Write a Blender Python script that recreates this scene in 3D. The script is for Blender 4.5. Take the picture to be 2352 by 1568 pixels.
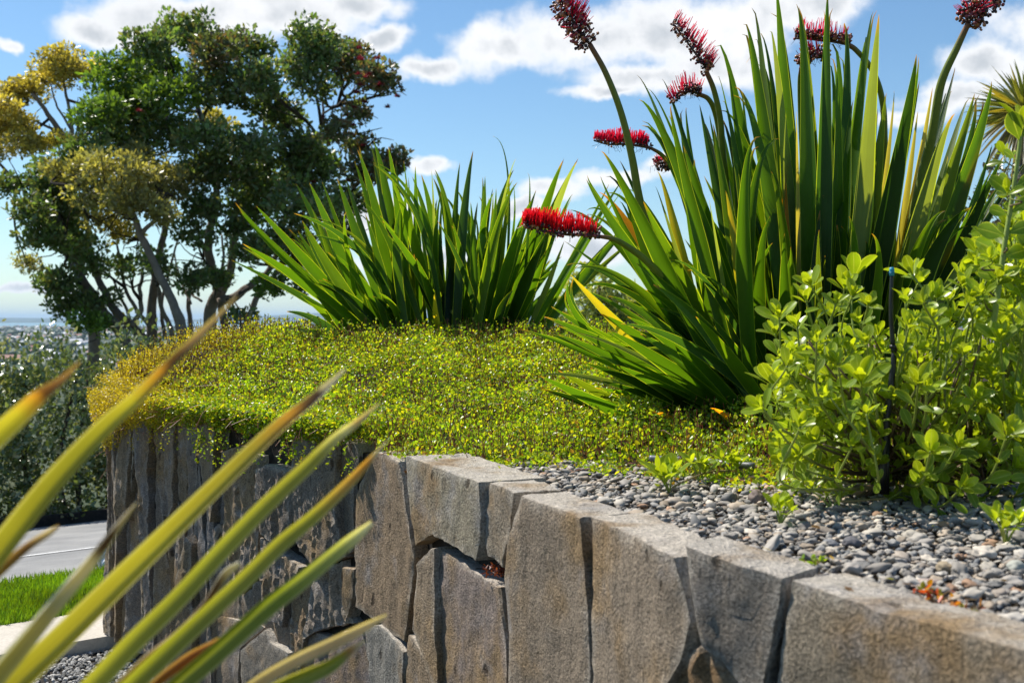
import bpy, math, random
import numpy as np
from mathutils import Vector, noise
from mathutils.geometry import delaunay_2d_cdt

random.seed(7); rng = np.random.default_rng(7)
for o in list(bpy.data.objects): bpy.data.objects.remove(o)
scn = bpy.context.scene
col = scn.collection

# ------------------------------------------------------------------ camera, sky, sun, exposure
E, F, HZ = 1.35, 1138.0, 319.0          # eye height (m), focal length and horizon row of a 1024 px wide frame
def at(px, py, d):                       # the point of the place seen at (px, py) at depth d
    return np.array([(px-512.0)/F*d, d, E-(py-HZ)/F*d])

cam = bpy.data.cameras.new('camera'); cam.lens = 36*F/1024; cam.sensor_width = 36
cam.shift_y = -(341-HZ)/1024; cam.clip_start = 0.05; cam.clip_end = 90000
cam.dof.use_dof = True; cam.dof.focus_distance = 3.5; cam.dof.aperture_fstop = 6.8
camo = bpy.data.objects.new('camera', cam); col.objects.link(camo)
camo.location = (0, 0, E); camo.rotation_euler = (math.pi/2, 0, 0); scn.camera = camo

SUN_EL, SUN_AZ = math.radians(55), math.radians(-54)      # azimuth from +Y towards +X
sl = bpy.data.lights.new('sun', 'SUN'); sl.energy = 4.9; sl.angle = math.radians(0.5); sl.color = (1, .95, .86)
so = bpy.data.objects.new('sun', sl); col.objects.link(so)
sdir = Vector((math.sin(SUN_AZ)*math.cos(SUN_EL), math.cos(SUN_AZ)*math.cos(SUN_EL), math.sin(SUN_EL)))
so.rotation_euler = sdir.to_track_quat('Z', 'Y').to_euler(); so.location = sdir*30

scn.view_settings.view_transform = 'Standard'; scn.view_settings.look = 'None'
scn.view_settings.exposure = 0.55; scn.view_settings.gamma = 1.0
scn.render.engine = 'CYCLES'
scn.cycles.use_denoising = True
scn.cycles.max_bounces = 6; scn.cycles.transmission_bounces = 4; scn.cycles.diffuse_bounces = 3
scn.cycles.glossy_bounces = 2; scn.cycles.volume_bounces = 0; scn.cycles.transparent_max_bounces = 4
scn.cycles.sample_clamp_indirect = 6.0; scn.cycles.caustics_reflective = False; scn.cycles.caustics_refractive = False

world = bpy.data.worlds.new('World'); scn.world = world; world.use_nodes = True
wt = world.node_tree; wt.nodes.clear()
def N(t, typ, **kw):
    n = t.nodes.new(typ)
    for k, v in kw.items(): setattr(n, k, v)
    return n
def setin(t, sock, v):
    if hasattr(v, 'bl_idname') or isinstance(v, bpy.types.NodeSocket): t.links.new(v, sock)
    else: sock.default_value = v
def M(t, op, a, b=None, c=None, clamp=False):
    n = N(t, 'ShaderNodeMath', operation=op); n.use_clamp = clamp
    setin(t, n.inputs[0], a)
    if b is not None: setin(t, n.inputs[1], b)
    if c is not None: setin(t, n.inputs[2], c)
    return n.outputs[0]
def VM(t, op, a, b=None):
    n = N(t, 'ShaderNodeVectorMath', operation=op); setin(t, n.inputs[0], a)
    if b is not None: setin(t, n.inputs[1], b)
    return n.outputs['Value'] if op == 'LENGTH' else n.outputs[0]
def MIX(t, fac, a, b, bt='MIX'):
    n = N(t, 'ShaderNodeMix', data_type='RGBA', blend_type=bt)
    setin(t, n.inputs[0], fac); setin(t, n.inputs[6], a); setin(t, n.inputs[7], b)
    return n.outputs[2]
def NOISE(t, vec, scale, detail=4, rough=.55, out=0, dist=0.0):
    n = N(t, 'ShaderNodeTexNoise'); n.inputs['Scale'].default_value = scale
    n.inputs['Detail'].default_value = detail; n.inputs['Roughness'].default_value = rough
    n.inputs['Distortion'].default_value = dist
    if vec is not None: t.links.new(vec, n.inputs['Vector'])
    return n.outputs[out]
def SS(t, v, a, b, lo=0., hi=1.):
    n = N(t, 'ShaderNodeMapRange', interpolation_type='SMOOTHSTEP')
    setin(t, n.inputs[0], v); n.inputs[1].default_value = a; n.inputs[2].default_value = b
    n.inputs[3].default_value = lo; n.inputs[4].default_value = hi
    return n.outputs[0]

SKY_STRENGTH = 0.09
sky = N(wt, 'ShaderNodeTexSky', sky_type='NISHITA'); sky.sun_disc = False
sky.sun_elevation = SUN_EL; sky.sun_rotation = SUN_AZ
sky.altitude = 100; sky.air_density = 1.0; sky.dust_density = 0.25; sky.ozone_density = 2.2
tc = N(wt, 'ShaderNodeTexCoord').outputs['Generated']
sep = N(wt, 'ShaderNodeSeparateXYZ'); wt.links.new(tc, sep.inputs[0])
az = M(wt, 'ARCTAN2', sep.outputs[0], sep.outputs[1]); el = M(wt, 'ARCSINE', sep.outputs[2])
cmb = N(wt, 'ShaderNodeCombineXYZ'); wt.links.new(az, cmb.inputs[0]); wt.links.new(el, cmb.inputs[1])
ae = cmb.outputs[0]
warp = NOISE(wt, ae, 9, 5, .6, out=1)
warp = VM(wt, 'MULTIPLY', VM(wt, 'SUBTRACT', warp, (.5, .5, .5)), (.075, .05, 0))
aew = VM(wt, 'ADD', ae, warp)
CL = [(220,62,110,38),(420,35,220,72),(650,18,230,70),(840,5,110,40),(885,78,60,34),
      (985,160,90,30),(1130,120,130,58),(1330,85,190,80),(1600,60,260,100),(1830,10,170,62),(1500,175,200,42),
      (1380,205,110,18),(1660,130,150,70),(2290,150,110,60),(2200,232,130,38),(2090,270,120,26),
      (985,382,62,24),(1420,415,95,26),(1510,385,60,30),(1270,440,90,30),(1190,480,90,26),(1330,560,150,46),
      (880,500,120,40),(6,100,26,14),(60,672,110,10),(1000,600,220,30),(2500,60,200,80),(-250,300,200,60),(2700,330,260,70)]
dens = None
for (cx, cy, rx, ry) in CL:
    k = 1024/2352; u = (cx*k-512)/F; v = -(cy*k-HZ)/F
    a0 = math.atan(u); e0 = math.atan(v*math.cos(a0))
    d = VM(wt, 'MULTIPLY', VM(wt, 'SUBTRACT', aew, (a0, e0, 0)), (F/(rx*k)*1.07, F/(ry*k)*1.10, 0))
    d = M(wt, 'SUBTRACT', 1.0, VM(wt, 'LENGTH', d))
    dens = d if dens is None else M(wt, 'SMOOTH_MAX', dens, d, .25)
fb = NOISE(wt, ae, 26, 8, .62)
fb2 = NOISE(wt, ae, 13, 5, .55)
den = M(wt, 'ADD', dens, M(wt, 'MULTIPLY', M(wt, 'SUBTRACT', fb, .5), 1.35))
mask = SS(wt, den, -.26, .46)
shade = M(wt, 'MULTIPLY', SS(wt, den, .22, .95), SS(wt, fb2, .34, .60))
CW = .76/SKY_STRENGTH
ccol = MIX(wt, shade, (.94*CW, .95*CW, .97*CW, 1), (.56*CW, .60*CW, .65*CW, 1))
hsv = N(wt, 'ShaderNodeHueSaturation'); hsv.inputs['Saturation'].default_value = 1.08; wt.links.new(sky.outputs[0], hsv.inputs['Color'])
skyc = MIX(wt, mask, MIX(wt, 1.0, hsv.outputs[0], (.86, .99, 1.04, 1), 'MULTIPLY'), ccol)
bg = N(wt, 'ShaderNodeBackground'); bg.inputs[1].default_value = SKY_STRENGTH; wt.links.new(skyc, bg.inputs[0])
wo = N(wt, 'ShaderNodeOutputWorld'); wt.links.new(bg.outputs[0], wo.inputs[0])

# ------------------------------------------------------------------ mesh helpers
class Acc:
    """collects vertices, faces, colours and uvs of one mesh"""
    def __init__(s): s.V, s.FF, s.C, s.U, s.n = [], [], [], [], 0
    def add(s, V, faces, c=(.5, .5, .5), uv=None):
        V = np.asarray(V, float).reshape(-1, 3); m = len(V)
        s.V.append(V); c = np.asarray(c, float)
        s.C.append(np.broadcast_to(c, (m, 3)) if c.ndim == 1 else c)
        s.U.append(np.zeros((m, 2)) if uv is None else np.asarray(uv, float))
        if not isinstance(faces, list) or (len(faces) and not isinstance(faces[0], np.ndarray)): faces = [np.asarray(faces, int)]
        for f in faces:
            if len(f): s.FF.append(np.asarray(f, int)+s.n)
        s.n += m
    def build(s, name, mat, parent=None, smooth=True, origin=None):
        me = bpy.data.meshes.new(name)
        V = np.concatenate(s.V); C = np.concatenate(s.C); U = np.concatenate(s.U)
        pos = np.zeros(3)
        if origin is not None: pos = np.asarray(origin, float)
        V = V-pos
        me.vertices.add(len(V)); me.vertices.foreach_set('co', V.ravel())
        vi = np.concatenate([f.ravel() for f in s.FF])
        tot = np.concatenate([np.full(len(f), f.shape[1]) for f in s.FF])
        st = np.concatenate([[0], np.cumsum(tot)[:-1]])
        me.loops.add(len(vi)); me.loops.foreach_set('vertex_index', vi)
        me.polygons.add(len(tot)); me.polygons.foreach_set('loop_start', st)
        me.polygons.foreach_set('use_smooth', np.full(len(tot), smooth))
        uvl = me.uv_layers.new(name='UVMap'); uvl.data.foreach_set('uv', U[vi].ravel())
        ca = me.color_attributes.new('col', 'FLOAT_COLOR', 'POINT')
        ca.data.foreach_set('color', np.concatenate([C, np.ones((len(C), 1))], 1).ravel())
        me.update(calc_edges=True); me.validate()
        me.materials.append(mat)
        o = bpy.data.objects.new(name, me); col.objects.link(o)
        o.location = pos
        if parent is not None:
            o.parent = parent; o.location = pos-np.array(world_loc(parent))
        return o
def world_loc(o):
    p = Vector(o.location)
    while o.parent: o = o.parent; p += o.location
    return p
def tag(o, label=None, cat=None, group=None, kind=None):
    if label: o['label'] = label
    if cat: o['category'] = cat
    if group: o['group'] = group
    if kind: o['kind'] = kind
    return o
def thing(name, loc, label, cat, group=None):
    o = bpy.data.objects.new(name, None); col.objects.link(o); o.location = loc; o.empty_display_size = .1
    return tag(o, label, cat, group)
def unit(v): return v/np.maximum(np.linalg.norm(v, axis=-1, keepdims=True), 1e-9)
def rand_unit(n): return unit(rng.normal(size=(n, 3)))
def sstep(x): x = np.clip(x, 0, 1); return x*x*(3-2*x)

LT = {  # leaf templates: (along, side, up) and faces
 'hex': (np.array([(0,0,0),(.35,.5,.12),(.75,.36,.10),(1,0,-.05),(.75,-.36,.10),(.35,-.5,.12)]), np.array([(0,3,2,1),(0,5,4,3)])),
 'dia': (np.array([(0,0,0),(.5,.5,.1),(1,0,0),(.5,-.5,.1)]), np.array([(0,3,2,1)])),
}
def leaves(acc, P, D, Nn, L, W, C, kind='hex'):
    """scatter many little leaves: base P, direction D, normal Nn"""
    T, Fc = LT[kind]; n = len(P); D = unit(D); S = unit(np.cross(Nn, D)); U = np.cross(D, S)
    V = (P[:, None] + D[:, None]*(T[None, :, 0:1]*L[:, None, None]) + S[:, None]*(T[None, :, 1:2]*W[:, None, None]) + U[:, None]*(T[None, :, 2:3]*W[:, None, None]))
    f = (Fc[None]+np.arange(n)[:, None, None]*len(T)).reshape(-1, Fc.shape[1])
    uv = np.tile(np.stack([T[:, 1]+.5, T[:, 0]], 1), (n, 1))
    acc.add(V.reshape(-1, 3), f, np.repeat(C, len(T), 0), uv)
def tube(acc, pts, r, c, sides=8, cap=True):
    pts = np.asarray(pts, float); k = len(pts); r = np.broadcast_to(np.asarray(r, float), (k,))
    T = unit(np.gradient(pts, axis=0)); ref = np.array([.3, -.9, .1]) if abs(T[0][1]) < .9 else np.array([1., 0, 0])
    A = unit(np.cross(T, ref)); B = np.cross(T, A)
    an = np.arange(sides)/sides*2*np.pi
    V = pts[:, None]+r[:, None, None]*(A[:, None]*np.cos(an)[None, :, None]+B[:, None]*np.sin(an)[None, :, None])
    i = np.arange(k-1)[:, None]*sides; j = np.arange(sides)[None]
    f = np.stack([i+j, i+(j+1) % sides, i+sides+(j+1) % sides, i+sides+j], -1).reshape(-1, 4)
    uv = np.stack(np.broadcast_arrays(j/sides, np.arange(k)[:, None]/k), -1).reshape(-1, 2)
    c = np.asarray(c, float); cc = np.repeat(c, sides, 0) if c.ndim == 2 else c
    fl = [f]
    if cap: fl += [np.array([list(range(sides))[::-1]]), np.array([[(k-1)*sides+q for q in range(sides)]])]
    acc.add(V.reshape(-1, 3), fl, cc, uv)
def spline(pts, n):
    """Catmull-Rom through pts"""
    P = np.asarray(pts, float); P = np.concatenate([[2*P[0]-P[1]], P, [2*P[-1]-P[-2]]])
    m = len(P)-3; out = []
    for q in np.linspace(0, m-1e-6, n):
        i = int(q); t = q-i; a, b, c_, d = P[i:i+4]
        out.append(.5*((2*b)+(-a+c_)*t+(2*a-5*b+4*c_-d)*t*t+(-a+3*b-3*c_+d)*t**3))
    return np.array(out)
def blade(acc, pts, w, phi, fold, c, eye=np.array([0, 0, E]), cols=5):
    """a sword leaf: centre line pts, widths w, turned by phi about its length, folded along the midrib"""
    k = len(pts); T = unit(np.gradient(pts, axis=0)); view = unit(eye-pts)
    S0 = unit(np.cross(T, view)); N0 = np.cross(S0, T)
    ph = np.broadcast_to(np.asarray(phi, float), (k,))[:, None]
    S = S0*np.cos(ph)+N0*np.sin(ph); U = np.cross(S, T)
    u = np.linspace(0, 1, cols); lift = np.abs(u-.5)*2
    V = pts[:, None]+S[:, None]*((u-.5)[None, :, None]*w[:, None, None])+U[:, None]*((lift**1.3)[None, :, None]*w[:, None, None]*fold)
    i = np.arange(k-1)[:, None]*cols; j = np.arange(cols-1)[None]
    f = np.stack([i+j, i+j+1, i+cols+j+1, i+cols+j], -1).reshape(-1, 4)
    uv = np.stack(np.broadcast_arrays(u[None], np.linspace(0, 1, k)[:, None]), -1).reshape(-1, 2)
    c = np.asarray(c, float); cc = np.repeat(c, cols, 0) if c.ndim == 2 else c
    acc.add(V.reshape(-1, 3), f, cc, uv)
def nz(p, s, o=0.): return noise.noise(Vector((p[0]*s+o, p[1]*s+o*1.7, p[2]*s-o)))

ICO = {}
def ico(sub):
    if sub not in ICO:
        import bmesh
        b = bmesh.new(); bmesh.ops.create_icosphere(b, subdivisions=sub, radius=1)
        b.verts.ensure_lookup_table()
        ICO[sub] = (np.array([v.co[:] for v in b.verts]), np.array([[v.index for v in f.verts] for f in b.faces])); b.free()
    return ICO[sub]
def rotmats(n, tilt):
    """random yaw, small random tilt"""
    a = rng.uniform(0, 2*np.pi, n); t = rng.normal(0, tilt, n); r = rng.normal(0, tilt, n)
    z, o = np.zeros(n), np.ones(n)
    Rz = np.stack([np.cos(a), -np.sin(a), z, np.sin(a), np.cos(a), z, z, z, o], 1).reshape(n, 3, 3)
    Rx = np.stack([o, z, z, z, np.cos(t), -np.sin(t), z, np.sin(t), np.cos(t)], 1).reshape(n, 3, 3)
    Ry = np.stack([np.cos(r), z, np.sin(r), z, o, z, -np.sin(r), z, np.cos(r)], 1).reshape(n, 3, 3)
    return Ry@Rx@Rz
def pebbles(acc, P, size, C, sub=2, flat=.55, tilt=.28, rough=.22):
    V0, F0 = ico(sub); vs = []
    for k in range(8):
        o = random.random()*50
        vs.append(np.array([v*(1+rough*nz(v, 1.3, o)+rough*.5*nz(v, 2.6, o+9)) for v in V0]))
    vs = np.array(vs); n = len(P)
    B = vs[rng.integers(0, 8, n)]*np.stack([rng.uniform(.85, 1.35, n), rng.uniform(.7, 1.0, n), flat*rng.uniform(.65, 1.3, n)], 1)[:, None]
    B = np.einsum('nij,nkj->nki', rotmats(n, tilt), B)*size[:, None, None]+P[:, None]
    acc.add(B.reshape(-1, 3), (F0[None]+np.arange(n)[:, None, None]*len(V0)).reshape(-1, 3), np.repeat(C, len(V0), 0))

# ------------------------------------------------------------------ materials
def newmat(name):
    m = bpy.data.materials.new(name); m.use_nodes = True; t = m.node_tree; t.nodes.clear()
    return m, t, N(t, 'ShaderNodeOutputMaterial')
def bsdf(t, base, rough=.6, spec=.5, normal=None):
    b = N(t, 'ShaderNodeBsdfPrincipled'); setin(t, b.inputs['Base Color'], base)
    setin(t, b.inputs['Roughness'], rough); setin(t, b.inputs['Specular IOR Level'], spec)
    if normal is not None: t.links.new(normal, b.inputs['Normal'])
    return b
def bump(t, h, strength, dist):
    n = N(t, 'ShaderNodeBump'); n.inputs['Strength'].default_value = strength; n.inputs['Distance'].default_value = dist
    t.links.new(h, n.inputs['Height']); return n.outputs[0]
def attr(t): return N(t, 'ShaderNodeAttribute', attribute_name='col').outputs['Color']
def objco(t): return N(t, 'ShaderNodeTexCoord').outputs['Object']
def geopos(t): return N(t, 'ShaderNodeNewGeometry').outputs['Position']

def leafmat(name, trans=.4, rough=.4, spec=.5, tmul=(2.2, 2.0, .7), edge=None, vein=None, stripes=0., var=.25, vs=30., edgew=.05):
    m, t, out = newmat(name); c = attr(t); p = geopos(t)
    n1 = NOISE(t, p, vs, 3)
    c = MIX(t, 1.0, c, MIX(t, n1, (1-var*1.6,)*3+(1,), (1+var*1.6,)*3+(1,)), 'MULTIPLY')
    uvn = N(t, 'ShaderNodeUVMap').outputs[0]
    sp = N(t, 'ShaderNodeSeparateXYZ'); t.links.new(uvn, sp.inputs[0]); ux = sp.outputs[0]
    off = M(t, 'ABSOLUTE', M(t, 'SUBTRACT', ux, .5))
    normal = None
    if stripes:
        st = NOISE(t, VM(t, 'MULTIPLY', uvn, (13 if name == 'flax_leaf' else 34, 1.2, 1)), 1.0, 2)
        c = MIX(t, 1.0, c, MIX(t, st, (1-stripes,)*3+(1,), (1+stripes,)*3+(1,)), 'MULTIPLY')
        normal = bump(t, st, .35, .002)
    if stripes: c = MIX(t, M(t, 'MULTIPLY', SS(t, NOISE(t, p, 55, 3, .7), .70, .78), .7), c, (.16, .11, .035, 1))     # rust spots
    if edge: c = MIX(t, SS(t, off, .5-edgew*1.6, .5-edgew*.4), c, edge+(1,))
    if vein: c = MIX(t, SS(t, off, .05, .012), c, vein+(1,))
    b = bsdf(t, c, rough, spec, normal)
    tr = N(t, 'ShaderNodeBsdfTranslucent'); t.links.new(MIX(t, 1.0, c, tmul+(1,), 'MULTIPLY'), tr.inputs[0])
    mx = N(t, 'ShaderNodeMixShader'); mx.inputs[0].default_value = trans
    t.links.new(b.outputs[0], mx.inputs[1]); t.links.new(tr.outputs[0], mx.inputs[2]); t.links.new(mx.outputs[0], out.inputs[0])
    return m
def plainmat(name, rough=.7, spec=.3, var=.3, vs=20., bs=0., bd=.01, bscale=60.):
    m, t, out = newmat(name); p = geopos(t); c = attr(t)
    c = MIX(t, 1.0, c, MIX(t, NOISE(t, p, vs, 6, .65), (1-var*1.6,)*3+(1,), (1+var*1.6,)*3+(1,)), 'MULTIPLY')
    b = bsdf(t, c, rough, spec, bump(t, NOISE(t, p, bscale, 6, .65), bs, bd) if bs else None)
    t.links.new(b.outputs[0], out.inputs[0]); return m

MT = {}
MT['lily'] = leafmat('lily_leaf', .42, .42, .32, (3.6, 3.0, .6), edge=(.34, .45, .05), stripes=.22, var=.14, vs=9, edgew=.032)
MT['flax'] = leafmat('flax_leaf', .35, .38, .6, (1.9, 1.7, .6), edge=(.52, .50, .22), edgew=.05, stripes=.7, var=.12, vs=14)
MT['cover'] = leafmat('cover_leaf', .48, .33, .5, (1.8, 1.7, .5), var=.2, vs=5)
MT['shrub'] = leafmat('shrub_leaf', .45, .3, .38, (1.9, 1.7, .5), edge=(.42, .50, .08), vein=(.36, .44, .08), var=.2, vs=40, edgew=.06)
MT['tree'] = leafmat('tree_leaf', .36, .38, .5, (2.0, 1.9, .6), var=.3, vs=.9)
MT['hedge'] = leafmat('hedge_leaf', .25, .22, .8, (1.8, 1.7, .6), var=.25, vs=2)
MT['grass'] = leafmat('grass_blade', .4, .4, .4, (1.6, 1.5, .5), var=.2, vs=3)
MT['plain'] = plainmat('painted_matter', .6, .3, .12)
MT['stem'] = plainmat('stem', .5, .4, .2, 60, .2, .002, 200)
MT['pod'] = plainmat('seed_pod', .35, .5, .3, 300)
MT['fil'] = leafmat('filament', .58, .45, .4, (1.2, 1.0, 1.0), var=.1, vs=20)
MT['bark'] = plainmat('bark', .9, .1, .4, 6, .8, .05, 9)
MT['soil'] = plainmat('soil', .95, .1, .4, 15, .6, .02, 40)
MT['pebble'] = plainmat('pebble', .7, .25, .2, 120, .15, .002, 260)
MT['chip'] = plainmat('chip', .8, .2, .3, 60)
MT['black'] = plainmat('black_plastic', .38, .5, .1)

def stonemat():
    m, t, out = newmat('wall_stone'); p = geopos(t); c = attr(t)
    big = NOISE(t, p, 4.5, 4, .6); mid = NOISE(t, p, 26, 6, .7)
    st = NOISE(t, VM(t, 'MULTIPLY', p, (42, 42, 5)), 1.0, 6, .72)
    fine = NOISE(t, p, 190, 4, .7)
    c = MIX(t, SS(t, big, .46, .66), c, (.28, .19, .10, 1))                       # ochre staining
    c = MIX(t, M(t, 'MULTIPLY', SS(t, NOISE(t, VM(t, 'ADD', p, (7, 3, 1)), 6, 5, .6), .52, .72), .7), c, (.30, .285, .28, 1))
    k = MIX(t, mid, (.62,)*3+(1,), (1.42,)*3+(1,)); c = MIX(t, 1.0, c, k, 'MULTIPLY')
    k = MIX(t, st, (.60,)*3+(1,), (1.42,)*3+(1,)); c = MIX(t, 1.0, c, k, 'MULTIPLY')
    k = MIX(t, SS(t, fine, .25, .75), (.45,)*3+(1,), (1.55,)*3+(1,)); c = MIX(t, 1.0, c, k, 'MULTIPLY')
    vo = N(t, 'ShaderNodeTexVoronoi'); vo.inputs['Scale'].default_value = 1.0
    t.links.new(VM(t, 'MULTIPLY', VM(t, 'ADD', p, VM(t, 'MULTIPLY', NOISE(t, p, 30, 3, .6, out=1), (.02, .02, .02))), (26, 26, 13)), vo.inputs['Vector'])
    pit = SS(t, vo.outputs['Distance'], .10, .26)
    v2 = N(t, 'ShaderNodeTexVoronoi'); v2.inputs['Scale'].default_value = 1.0; v2.inputs['Randomness'].default_value = 1.0
    t.links.new(VM(t, 'MULTIPLY', VM(t, 'ADD', p, VM(t, 'MULTIPLY', NOISE(t, p, 45, 4, .65, out=1), (.03, .03, .03))), (13, 13, 7)), v2.inputs['Vector'])
    hole = M(t, 'ADD', SS(t, v2.outputs['Distance'], .06, .17), SS(t, NOISE(t, VM(t, 'ADD', p, (2, 9, 4)), 9, 2), .52, .44), clamp=True)   # weathered pits, in places
    c = MIX(t, 1.0, c, MIX(t, hole, (.34, .31, .28, 1), (1, 1, 1, 1)), 'MULTIPLY'); pit = M(t, 'ADD', pit, M(t, 'MULTIPLY', hole, 2.2))
    h = M(t, 'ADD', M(t, 'MULTIPLY', st, .8), M(t, 'ADD', M(t, 'MULTIPLY', mid, .9), M(t, 'ADD', M(t, 'MULTIPLY', fine, .6), M(t, 'MULTIPLY', pit, .28))))
    b = bsdf(t, c, .85, .25, bump(t, h, 1.0, .013)); t.links.new(b.outputs[0], out.inputs[0]); return m
MT['stone'] = stonemat()
def procmat(name, c1, c2, scale, rough=.85, bs=.3, bd=.01, bscale=80, spec=.25):
    m, t, out = newmat(name); p = geopos(t)
    c = MIX(t, SS(t, NOISE(t, p, scale, 7, .65), .3, .7), c1+(1,), c2+(1,))
    c = MIX(t, 1.0, c, MIX(t, NOISE(t, p, bscale, 3, .7), (.6,)*3+(1,), (1.4,)*3+(1,)), 'MULTIPLY')
    b = bsdf(t, c, rough, spec, bump(t, NOISE(t, p, bscale, 5, .7), bs, bd)); t.links.new(b.outputs[0], out.inputs[0]); return m
MT['mortar'] = procmat('mortar', (.012, .010, .008), (.03, .024, .018), 20)
MT['asphalt'] = procmat('asphalt', (.19, .19, .19), (.30, .295, .285), 1.2, .9, .5, .01, 90)
MT['concrete'] = procmat('concrete', (.42, .385, .33), (.50, .46, .40), 3, .9, .15, .004, 60)
MT['land'] = procmat('land', (.03, .05, .02), (.07, .075, .035), .05, .95, 0.1, .01, 2)
MT['farland'] = procmat('far_land', (.025, .05, .03), (.06, .08, .05), .004, .95, 0.0, .01, .02)
MT['lawn'] = procmat('lawn_base', (.04, .09, .01), (.06, .12, .015), 3)
MT['line'] = procmat('road_paint', (.55, .55, .54), (.7, .7, .69), 12)
def seamat():
    m, t, out = newmat('sea_water'); p = geopos(t)
    b = bsdf(t, (.06, .13, .16, 1), .22, .5, bump(t, NOISE(t, p, .02, 4), .2, 3.0)); t.links.new(b.outputs[0], out.inputs[0]); return m
MT['sea'] = seamat()

# ------------------------------------------------------------------ plan of the wall and the bed
WT = E-.35                                              # wall top
plan = spline([(1.35, -.2), (.98, .45), (.72, .92), (.543, 1.207), (.369, 1.52), (.2456, 1.674), (.126, 2.02), (.004, 2.276), (-.063, 2.459),
               (-.275, 2.929), (-.441, 3.238), (-.80, 3.72), (-1.25, 4.27), (-1.60, 4.70), (-1.735, 4.98), (-1.72, 5.25), (-1.5, 5.9), (-.9, 6.9)], 400)
SL = np.concatenate([[0], np.cumsum(np.linalg.norm(np.diff(plan, axis=0), axis=1))])
TAN = unit(np.gradient(plan, axis=0))
U_ = plan[:, 0]/np.maximum(plan[:, 1], .02)
kmono = int(np.argmin(np.where(plan[:, 1] > .3, U_, 9)))  # the silhouette at the far end
def W(s): return np.array([np.interp(s, SL, plan[:, 0]), np.interp(s, SL, plan[:, 1])])
def WTn(s): return unit(np.array([np.interp(s, SL, TAN[:, 0]), np.interp(s, SL, TAN[:, 1])]))
_ok = np.arange(len(plan)) <= kmono; _ok &= plan[:, 1] > .3
def wall_hit(px, py):                                   # pixel -> (s, z) on the wall face
    u = (px-512)/F; s = np.interp(-u, -U_[_ok], SL[_ok]); d = W(s)[1]
    return np.array([s, E-(py-HZ)/F*d])
def dist_wall(x, y):
    P = np.stack([x, y], -1)[:, None]; A = plan[None, ::4]
    return np.sqrt(((P-A)**2).sum(-1)).min(1)
bedpoly = np.array([tuple(p) for p in plan[::6]]+[(-.7, 7.2), (3.2, 7.2), (3.2, -.2)])
def inpoly(x, y, poly=bedpoly):
    r = np.zeros(len(x), bool); j = len(poly)-1
    for i in range(len(poly)):
        xi, yi = poly[i]; xj, yj = poly[j]
        c = ((yi > y) != (yj > y)) & (x < (xj-xi)*(y-yi)/(yj-yi+1e-12)+xi); r ^= c; j = i
    return r
def bed_z(x, y):
    """surface of the planted bed: level gravel in front, a mound behind"""
    x = np.asarray(x, float); y = np.asarray(y, float)
    r = .240*sstep((y-2.72)/2.15)*(1-.35*sstep((x-.3)/.9))
    dw = dist_wall(np.atleast_1d(x).ravel(), np.atleast_1d(y).ravel()).reshape(x.shape) if x.ndim else dist_wall(np.array([x]), np.array([y]))[0]
    r = r*(.35+.65*sstep(dw/.55))
    return WT-.018+r+.07*np.exp(-(((x+1.4)/.28)**2+((y-4.75)/.35)**2))

# ground, path, lawn, road, far land, sea
def sheet(name, pts, mat, c=(.2, .2, .2)):
    a = Acc(); a.add(pts, [np.array([list(range(len(pts)))])], c); return tag(a.build(name, mat, smooth=False), kind='structure')
def gz(y, x=None):                                      # lie of the land: it falls away across the road, which runs askew
    y = np.asarray(y, float); x = -.3*y if x is None else np.asarray(x, float)
    return np.interp(y-.8*(x+2.3)*np.where(y < 60, 1, 0), [-50, 6.1, 13.4, 14.5, 32, 120, 320, 900], [0, 0, -.73, -.80, -2.2, -16, -40, -40])
def vp(v, x): return v+.8*(x+2.3)                      # y of the line at distance v, where it passes x
ys = np.concatenate([np.linspace(-30, 6, 10), np.linspace(6.2, 40, 24), np.geomspace(45, 6400, 26)])
xs = np.concatenate([-np.geomspace(9000, 8, 14), np.linspace(-6, 6, 7), np.geomspace(8, 9000, 14)])
X, Y = np.meshgrid(xs, ys); Z = gz(Y, X)-.12+np.where(Y > 60, np.vectorize(lambda a, b: noise.noise(Vector((a*.004, b*.004, 0))))(X, Y)*4*np.clip((Y-60)/400, 0, 1), 0)
ii = np.arange(len(ys)-1)[:, None]*len(xs)+np.arange(len(xs)-1)[None]
quad = np.stack([ii, ii+1, ii+len(xs)+1, ii+len(xs)], -1).reshape(-1, 4)
a = Acc(); a.add(np.stack([X, Y, Z], -1), quad); tag(a.build('ground', MT['land']), kind='structure')
sheet('sea', [(-60000, 5200, E-40.9), (60000, 5200, E-40.9), (60000, 60000, E-40.9), (-60000, 60000, E-40.9)], MT['sea'])

def gp(D, z=0.):                                        # a point of the low ground under photo point D (2352 px wide photo)
    px, py = D[0]*1024/2352, D[1]*1024/2352; d = F*(E-z)/(py-HZ); return np.array([(px-512)/F*d, d, z])
def ext(a, b, x):                                       # the line a-b in plan, carried on to x
    t = (x-a[0])/(b[0]-a[0]); return a+(b-a)*t
xa, xb = -8., -1.5
def strip(name, va, vb, xs_, mat, dz=0., kind='structure'):
    a = Acc(); V = []; vs_ = np.linspace(va, vb, 7)
    for v in vs_:
        for x in xs_: y = vp(v, x); V.append((x, y, float(gz(y, x))+dz))
    m = len(xs_); i = np.arange(6)[:, None]*m+np.arange(m-1)[None]; a.add(V, np.stack([i, i+1, i+m+1, i+m], -1).reshape(-1, 4)); return tag(a.build(name, mat, smooth=False), kind=kind)
a = Acc(); top = [(x, vp(v, x), 0.) for v, x in ((4.40, xa), (4.40, xb), (4.99, xb), (4.99, xa))]; bot = [(p[0], p[1], -.12) for p in top]
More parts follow.
